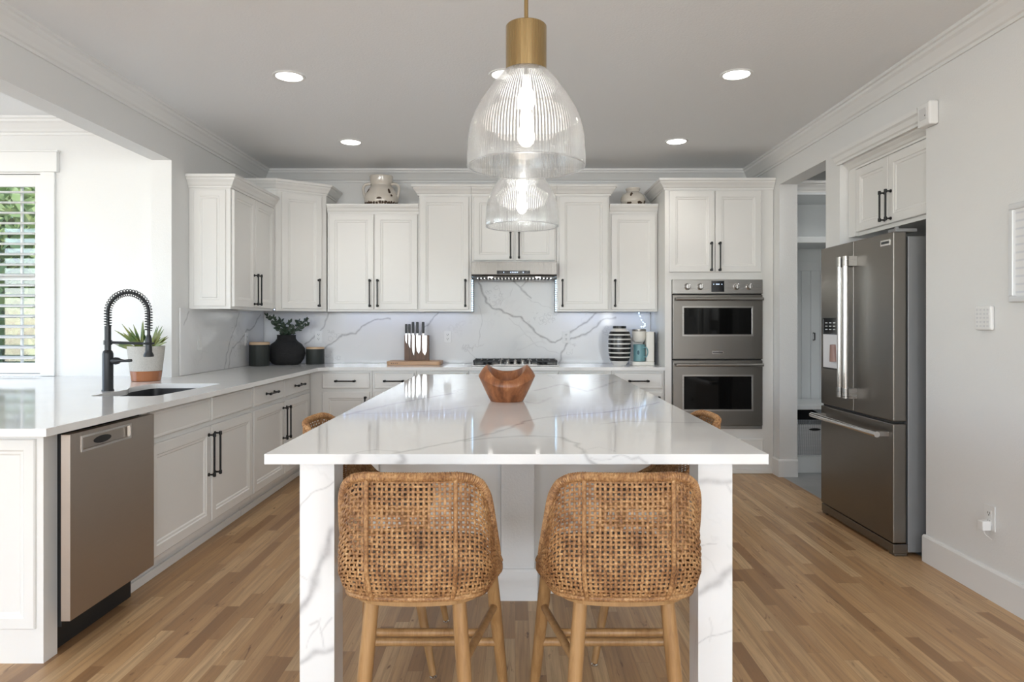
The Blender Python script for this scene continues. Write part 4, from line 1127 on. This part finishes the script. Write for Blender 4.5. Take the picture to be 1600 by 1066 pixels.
for x, y in [c[:2] for c in cans]+extra:
    l = bpy.data.lights.new('recessed_lamp_light','SPOT'); l.energy = E_CAN; l.spot_size = R(125); l.spot_blend = .9; l.shadow_soft_size = .07; l.color = (1,.95,.88)
    lo = bpy.data.objects.new('recessed_lamp_light', l); lo.location = (x,y,ZC-.012); COL.objects.link(lo)

# ------------------------------------------------------------------ small things on the worktop
def canister(x, y, r, h, label):
    t = thing('canister', label, 'canister', (x,y,.9145), 0, 'dark canisters in the corner')
    MB().lathe([(r*.97,0),(r,.004),(r,h*.86),(r*.985,h*.865)], n=44).build('jar', M_can, t, smooth=True)
    MB().lathe([(r*.96,h*.866),(r*1.0,h*.868),(r*1.0,h*.96),(r*.97,h*.975)], n=44).build('lid', M_lid, t, smooth=True)
canister(-2.262, 6.04, .086, .215, 'larger dark ribbed canister with wooden lid, left of the black vase')
canister(-1.845, 6.30, .082, .160, 'smaller dark ribbed canister with wooden lid, right of the black vase')
t = thing('vase', 'squat matte black clay vase holding eucalyptus stems in the corner', 'vase', (-2.095, 6.255, .9145))
b = MB(); b.lathe([(.10,0),(.125,.008),(.155,.05),(.168,.10),(.162,.145),(.135,.185),(.100,.210),(.083,.235),(.082,.262),(.085,.270),(.070,.268),(.068,.24),(.05,.2)], n=48, cap1=False); b.build('vase_body', M_vaseb, t, smooth=True)
def leaf(b, base, d, nrm, L, w, m=5, droop=.0):
    d = d.normalized(); side = d.cross(nrm).normalized(); vs = []; fs = []
    for i in range(m+1):
        f = i/m; c = base+d*L*f+Vector((0,0,-droop*L*f*f)); ww = w*math.sin(math.pi*(.06+.92*f)**.8)
        vs += [c-side*ww, c+nrm*ww*.25, c+side*ww]
    for i in range(m): fs += [(3*i,3*i+1,3*i+4,3*i+3),(3*i+1,3*i+2,3*i+5,3*i+4)]
    b.add(vs, fs)
rnd = random.Random(11)
b = MB(); sb = MB()
for (ex, ey, ez) in ((-.17,-.02,.44),(-.11,-.03,.42),(-.06,.02,.40),(.04,-.03,.38),(.11,0,.39),(.18,-.01,.41),(.20,.02,.36),(-.13,.03,.37),(.0,-.06,.36)):
    pts = spline([(rnd.uniform(-.02,.02),0,.22),(ex*.35,ey*.5,.30),(ex,ey,ez)], 14); sb.tube(pts, .0022, 5)
    for i in range(4, 14):
        for s in (-1,1):
            d = Vector((rnd.uniform(-1,1), rnd.uniform(-.7,.7), rnd.uniform(-.2,.9)+.1)); nn = Vector((rnd.uniform(-.6,.6),-1,rnd.uniform(-.5,.6))); nn = (nn-d.normalized()*nn.dot(d.normalized())).normalized()
            leaf(b, pts[i], d, nn, rnd.uniform(.030,.046), rnd.uniform(.009,.013), 4)
o = b.build('foliage', M_eleaf, t, smooth=True, recalc=False); sb.build('stems', M_stem, t)
# cutting board, knife block, knives
t = thing('cutting_board', 'pale wooden cutting board lying under the knife block', 'cutting board', (-.915, 6.26, .9145))
rp = resample_round([(-.245,-.135),(.245,-.135),(.245,.135),(-.245,.135)], .05, 6)
MB().prism(rp, 0, .033).build('board', M_board, t, bevel=.004)
b = MB()
for i, wd_ in enumerate((.010,.008,.008,.008)): b.box(-.20+i*.017, -.20+i*.017+wd_, -.1362, -.1352, .011, .021)
b.build('engraving', M_block, t)
t = thing('knife_block', 'dark walnut magnetic knife block standing on the cutting board', 'knife block', (-.908, 6.315, .948))
MB().box(-.112,.112,-.030,.030,0,.232).build('block', M_block, t, bevel=.002)
MB().box(-.112,.112,-.045,.045,-.0,.008).build('foot', M_block, t) if False else None
kn = [(-.093,.016,.075,.105,'paring knife, leftmost on the block','small '),(-.064,.018,.118,.105,'utility knife, second from the left on the block',''),(-.031,.024,.185,.125,'carving knife, middle one on the block',''),(.008,.040,.170,.125,'broad santoku knife, second from the right on the block',''),(.062,.044,.185,.125,'wide chef knife, rightmost on the block','')]
for x, bw_, bl_, hl, lab, _ in kn:
    t = thing('kitchen_knife', 'black-handled '+lab, 'knife', (-.908+x, 6.2775, 1.18), 0, 'knives on the walnut block')
    b = MB(); w2 = bw_
    prof = [(-.009,0),(-.009,-bl_*.6),(-.004,-bl_*.85),(w2*.35,-bl_),(w2-.011,-bl_*.8),(w2-.009,-bl_*.45),(w2-.009,-.002)]
    vs = [(px_, -.002, z) for px_, z in prof]+[(px_, .002, z) for px_, z in prof]; k = len(prof)
    b.add(vs, [tuple(range(k)), tuple(range(k,2*k))[::-1]]+[(i,(i+1)%k,(i+1)%k+k,i+k) for i in range(k)]); b.build('blade', M_knife, t)
    MB().box(-.007,.007,-.005,.005,-.001,.018).build('bolster', M_chrome, t)
    MB().box(-.0115,.0115,-.009,.009,.0185,.0185+hl-.02).build('grip', M_black, t, bevel=.004)
# striped vase
t = thing('striped_vase', 'black and white horizontally striped ceramic vase', 'vase', (.935, 6.12, .9145))
prof = [(.055,0),(.062,.012),(.078,.035),(.092,.075),(.098,.14),(.099,.20),(.096,.26),(.085,.300),(.062,.322),(.056,.328),(.058,.350),(.050,.350),(.046,.30)]
pf = [(v.x, v.y) for v in spline([(r,z,0) for r,z in prof[:11]], 90)]
MB().lathe(pf+prof[11:], n=56, cap1=False).build('vase_body', M_white, t, smooth=True)
zs = np.array([p[1] for p in pf]); rs_ = np.array([p[0] for p in pf])
bands = [(.042,.058)]
for i in range(7): z0 = .040+i*.0375; 
for i in range(7):
    z0 = .040+i*.0400; z1 = z0+.0275
    if i == 6: z1 = z0+.022
    ring = [(float(np.interp(z, zs, rs_))+.0014, z) for z in np.linspace(z0, z1, 7)]
    inner = [(float(np.interp(z, zs, rs_))-.001, z) for z in np.linspace(z1, z0, 3)]
    MB().lathe(ring+inner+[ring[0]], n=56, cap0=False, cap1=False).build('black_band', M_blackz, t, smooth=True)
MB().lathe([(.0575,.329),(.0600,.331),(.0605,.351),(.050,.352),(.048,.345)], n=56, cap0=False, cap1=False).build('neck_band', M_blackz, t, smooth=True)
# coffee maker
t = thing('coffee_maker', 'cream single-serve coffee maker in right corner of worktop', 'coffee maker', (1.135, 6.16, .9145))
b = MB(); b.prism(resample_round([(-.092,-.10),(.105,-.10),(.105,.12),(-.092,.12)], .03, 5), .0, .034); b.build('base', M_coffee, t, bevel=.004)
b = MB(); b.prism(resample_round([(.032,-.085),(.105,-.085),(.105,.12),(.032,.12)], .02, 4), .0345, .300); b.prism(resample_round([(-.08,.03),(.03,.03),(.03,.12),(-.08,.12)], .02, 4), .0345, .250); b.build('tower', M_coffee, t, bevel=.004)
b = MB(); b.lathe([(.040,.205),(.056,.225),(.060,.245),(.060,.305)], (-.022,-.02,0), 36); b.build('brew_head', M_coffee, t, smooth=True)
b = MB(); b.lathe([(.061,.3055),(.062,.309),(.062,.322),(.055,.326)], (-.022,-.02,0), 36); b.build('lid', M_steel, t, smooth=True)
b = MB(); b.box(.1055,.125,-.02,.12,.0,.295); b.build('water_tank', M_panel, t, bevel=.004)
t = thing('mug', 'teal blue mug standing on the coffee maker base', 'mug', (1.113, 6.128, .949))
MB().lathe([(.046,0),(.052,.004),(.053,.150),(.051,.152),(.048,.150),(.047,.012)], n=40, cap1=True).build('cup', M_teal, t, smooth=True)
MB().tube(spline([(.050,0,.125),(.075,0,.12),(.082,0,.08),(.070,0,.045),(.050,0,.04)], 20) if False else spline([(.030,-.041,.125),(.055,-.05,.122),(.066,-.055,.085),(.055,-.05,.045),(.032,-.040,.040)], 20), .0055, 8).build('handle', M_teal, t, smooth=True)
MB().lathe([(.013,-.0015),(.013,0)], n=20, axis='y').xf(Matrix.Translation((-.018,-.0525,.08))@Matrix.Diagonal((.8,1,1.5,1))).build('emblem', M_tealmark, t)
# jars on the cabinets
def speck(b, prof, c, a0, z0, w, h, rnd):
    """irregular chip following the body surface"""
    zs = [p[1] for p in prof]; rs = [p[0] for p in prof]; m = 9; vs = []
    for i in range(m):
        a = 2*math.pi*i/m; q = rnd.uniform(.55,1.1); z = z0+h*q*math.sin(a); an = a0+w*q*math.cos(a)
        r = float(np.interp(z, zs, rs))+.0012; vs.append((r*math.cos(an), r*math.sin(an), z))
    r = float(np.interp(z0, zs, rs))+.0022; vs.append((r*math.cos(a0), r*math.sin(a0), z0))
    b.add(vs, [(i,(i+1)%m,m) for i in range(m)])
rnd = random.Random(4)
t = thing('two_handled_jar', 'cream glazed two-handled jar with chipped brown patches on cabinet top', 'jar', (-1.222, 6.235, ZS))
prof = [(.135,0),(.150,.02),(.155,.055),(.148,.095),(.118,.150),(.096,.178),(.090,.190),(.100,.215),(.107,.262),(.104,.272)]
pf = [(v.x,v.y) for v in spline([(r,z,0) for r,z in prof], 60)]
MB().lathe(pf+[(.096,.272),(.090,.21)], n=56, cap1=True).xf(Matrix.Diagonal((1,.9,1,1))).build('jar_body', M_cream, t, smooth=True)
for s in (-1,1):
    MB().tube([Vector((s*x,-.01,z)) for x,z in [(v.x,v.y) for v in spline([(.092,.196,0),(.118,.200,0),(.148,.190,0),(.163,.160,0),(.158,.115,0),(.146,.07,0),(.138,.025,0)],28)]], .0135, 10).build('jar_handle', M_cream, t, smooth=True)
b = MB(); px_ = [(r*.98, z) for r, z in pf]
M90 = Matrix.Diagonal((1,.9,1,1))
speck(b, pf, None, R(-88), .052, .22, .012, rnd); speck(b, pf, None, R(-50), .125, .13, .028, rnd); speck(b, pf, None, R(-44), .080, .08, .014, rnd); speck(b, pf, None, R(-142), .130, .12, .020, rnd)
for i in range(16): speck(b, pf, None, R(-170+i*10.5), .010+rnd.uniform(0,.006), .11, .016, rnd)
b.xf(M90); b.build('glaze_chips', M_brown, t, recalc=False)
t = thing('round_jar', 'small cream round jar with brown chips on the right cabinet top', 'jar', (1.075, 6.235, ZS))
prof = [(.085,0),(.100,.015),(.112,.045),(.105,.085),(.080,.112),(.060,.125),(.058,.135),(.066,.150),(.066,.160)]
pf = [(v.x,v.y) for v in spline([(r,z,0) for r,z in prof], 50)]
MB().lathe(pf+[(.058,.160),(.052,.12)], n=48, cap1=True).build('jar_body', M_cream, t, smooth=True)
for a_, z_, w_, h_ in ((-108,.095,.16,.024),(-120,.015,.25,.014),(-62,.018,.28,.018),(-20,.03,.3,.02)):
    b = MB(); speck(b, pf, None, R(a_), z_, w_, h_, rnd); b.build('glaze_chip', M_brown, t, recalc=False)
# potted plant
t = thing('potted_plant', 'strap-leaved plant in grey and terracotta pot behind the sink', 'potted plant', (-2.41, 4.46, .9145))
pr = lambda z: .088+(.112-.088)*z/.226
MB().lathe([(pr(.066),.066),(pr(.226),.226),(pr(.226)-.010,.226),(pr(.12)-.012,.12)], n=48, cap0=False, cap1=False).build('pot', M_conc, t, smooth=True)
MB().lathe([(.084,0),(.088,.004),(pr(.0655)+.0004,.0655),(pr(.0655)-.012,.0655)], n=48, cap1=False).build('glazed_base', M_terra, t, smooth=True)
MB().lathe([(.03,.190),(.098,.190),(.098,.197),(.03,.205)], n=32).build('soil', M_soil, t)
rnd = random.Random(8); b = MB()
for cx_, cy_, tl, nf, R_, sw in ((-.06,0,-.30,12,.215,.85),(.055,0,.55,12,.19,.95),(.0,.03,.15,6,.12,.8),(-.05,-.04,-1.2,4,.16,.3)):
    for i in range(nf):
        sp_ = (i/(nf-1)-.5)*sw; an = tl+sp_
        d = Vector((math.sin(an), rnd.uniform(-.4,.3), max(math.cos(an),.10))).normalized(); nn = Vector((-.2,-1,.2)); nn = (nn-d*nn.dot(d)).normalized()
        leaf(b, Vector((cx_*.5,cy_,.20)), d, nn, R_*rnd.uniform(.65,1.08), rnd.uniform(.009,.0135), 8, rnd.uniform(0,.22))
b.build('leaves', M_leaf, t, smooth=True, recalc=False)

# ------------------------------------------------------------------ outlets, switches, keypad, picture
def outlet(loc, rz, label, kind='outlet', group='wall outlets'):
    t = thing('wall_outlet' if kind == 'outlet' else 'light_switch', label, 'outlet' if kind == 'outlet' else 'switch', loc, rz, group)
    MB().box(-.036,.036,-.005,-.0004,-.058,.058).build('cover_plate', M_plastic, t, bevel=.002)
    if kind == 'outlet':
        for z in (-.02,.02):
            o = MB().box(-.016,.016,-.0075,-.0052,z-.014,z+.014).build('socket', M_plastic, t, bevel=.001)
            MB().box(-.008,-.005,-.0082,-.0076,z-.002,z+.008).box(.005,.008,-.0082,-.0076,z-.002,z+.008).box(-.003,.003,-.0082,-.0076,z-.010,z-.005).build('slots', M_slot, o)
    else:
        MB().box(-.017,.017,-.0085,-.0052,-.034,.034).build('rocker', M_plastic, t, bevel=.0015)
    return t
for px, lab in ((498,'white outlet on backsplash right of the black vase'),(699.5,'white outlet on backsplash right of the knife block'),(884.5,'white outlet on backsplash between cooktop and striped vase')):
    p = at(px, 526.5, YBS-.0005); outlet((p.x,p.y,p.z), 0, lab)
p = on_x(311.5, 535.5, XL+.0145); outlet(tuple(p), R(90), 'white light switch on the left backsplash', 'switch', None)
p = on_x(385, 530, XL+.0145); outlet(tuple(p), R(90), 'white outlet on the left backsplash beside the larger canister')
p = on_x(1547.5, 809, XR-.0005); t = outlet(tuple(p), R(-90), 'white outlet with a plugged-in charger low on the right wall')
t2 = thing('charger', 'small white usb charger plugged into the right wall outlet', 'charger', (XR-.009, p.y, p.z-.035), R(-90))
MB().box(-.019,.019,-.040,0,-.022,.022).build('adapter', M_plastic, t2, bevel=.004)
MB().tube(spline([(0,-.02,-.022),(0,-.018,-.04),(.012,-.006,-.055),(.03,-.004,-.06)],10), .0018, 6).build('cable', M_plastic, t2, smooth=True)
p = on_x(1541.5, 497, XR-.0005); t = thing('alarm_keypad', 'square white alarm keypad on the right wall', 'keypad', tuple(p), R(-90))
MB().box(-.056,.056,-.020,0,-.058,.058).build('housing', M_plastic, t, bevel=.008)
kp = mat('keypad_button', (.70,.70,.71), .4)
for i in range(4):
    for j in range(5): MB().box(-.042+i*.024,-.030+i*.024,-.0215,-.0203,-.042+j*.019,-.034+j*.019).build('button', kp, t)
t = thing('picture_frame', 'framed print with silver edge on the right wall, cut by the frame', 'picture', (XR-.0005, 2.76, 1.60), R(-90))
hw, hh = .285, .218
b = MB(); prf = [(0,0),(.0,-.018),(.010,-.022),(.022,-.016),(.028,-.008),(.028,0)]
b.box(-hw,hw,-.022,0,hh-.026,hh).box(-hw,hw,-.022,0,-hh,-hh+.026).box(-hw,-hw+.026,-.022,0,-hh+.026,hh-.026).box(hw-.026,hw,-.022,0,-hh+.026,hh-.026)
b.build('frame', M_silver, t, bevel=.004)
MB().box(-hw+.026,hw-.026,-.008,-.001,-hh+.026,hh-.026).build('print', M_paper, t)
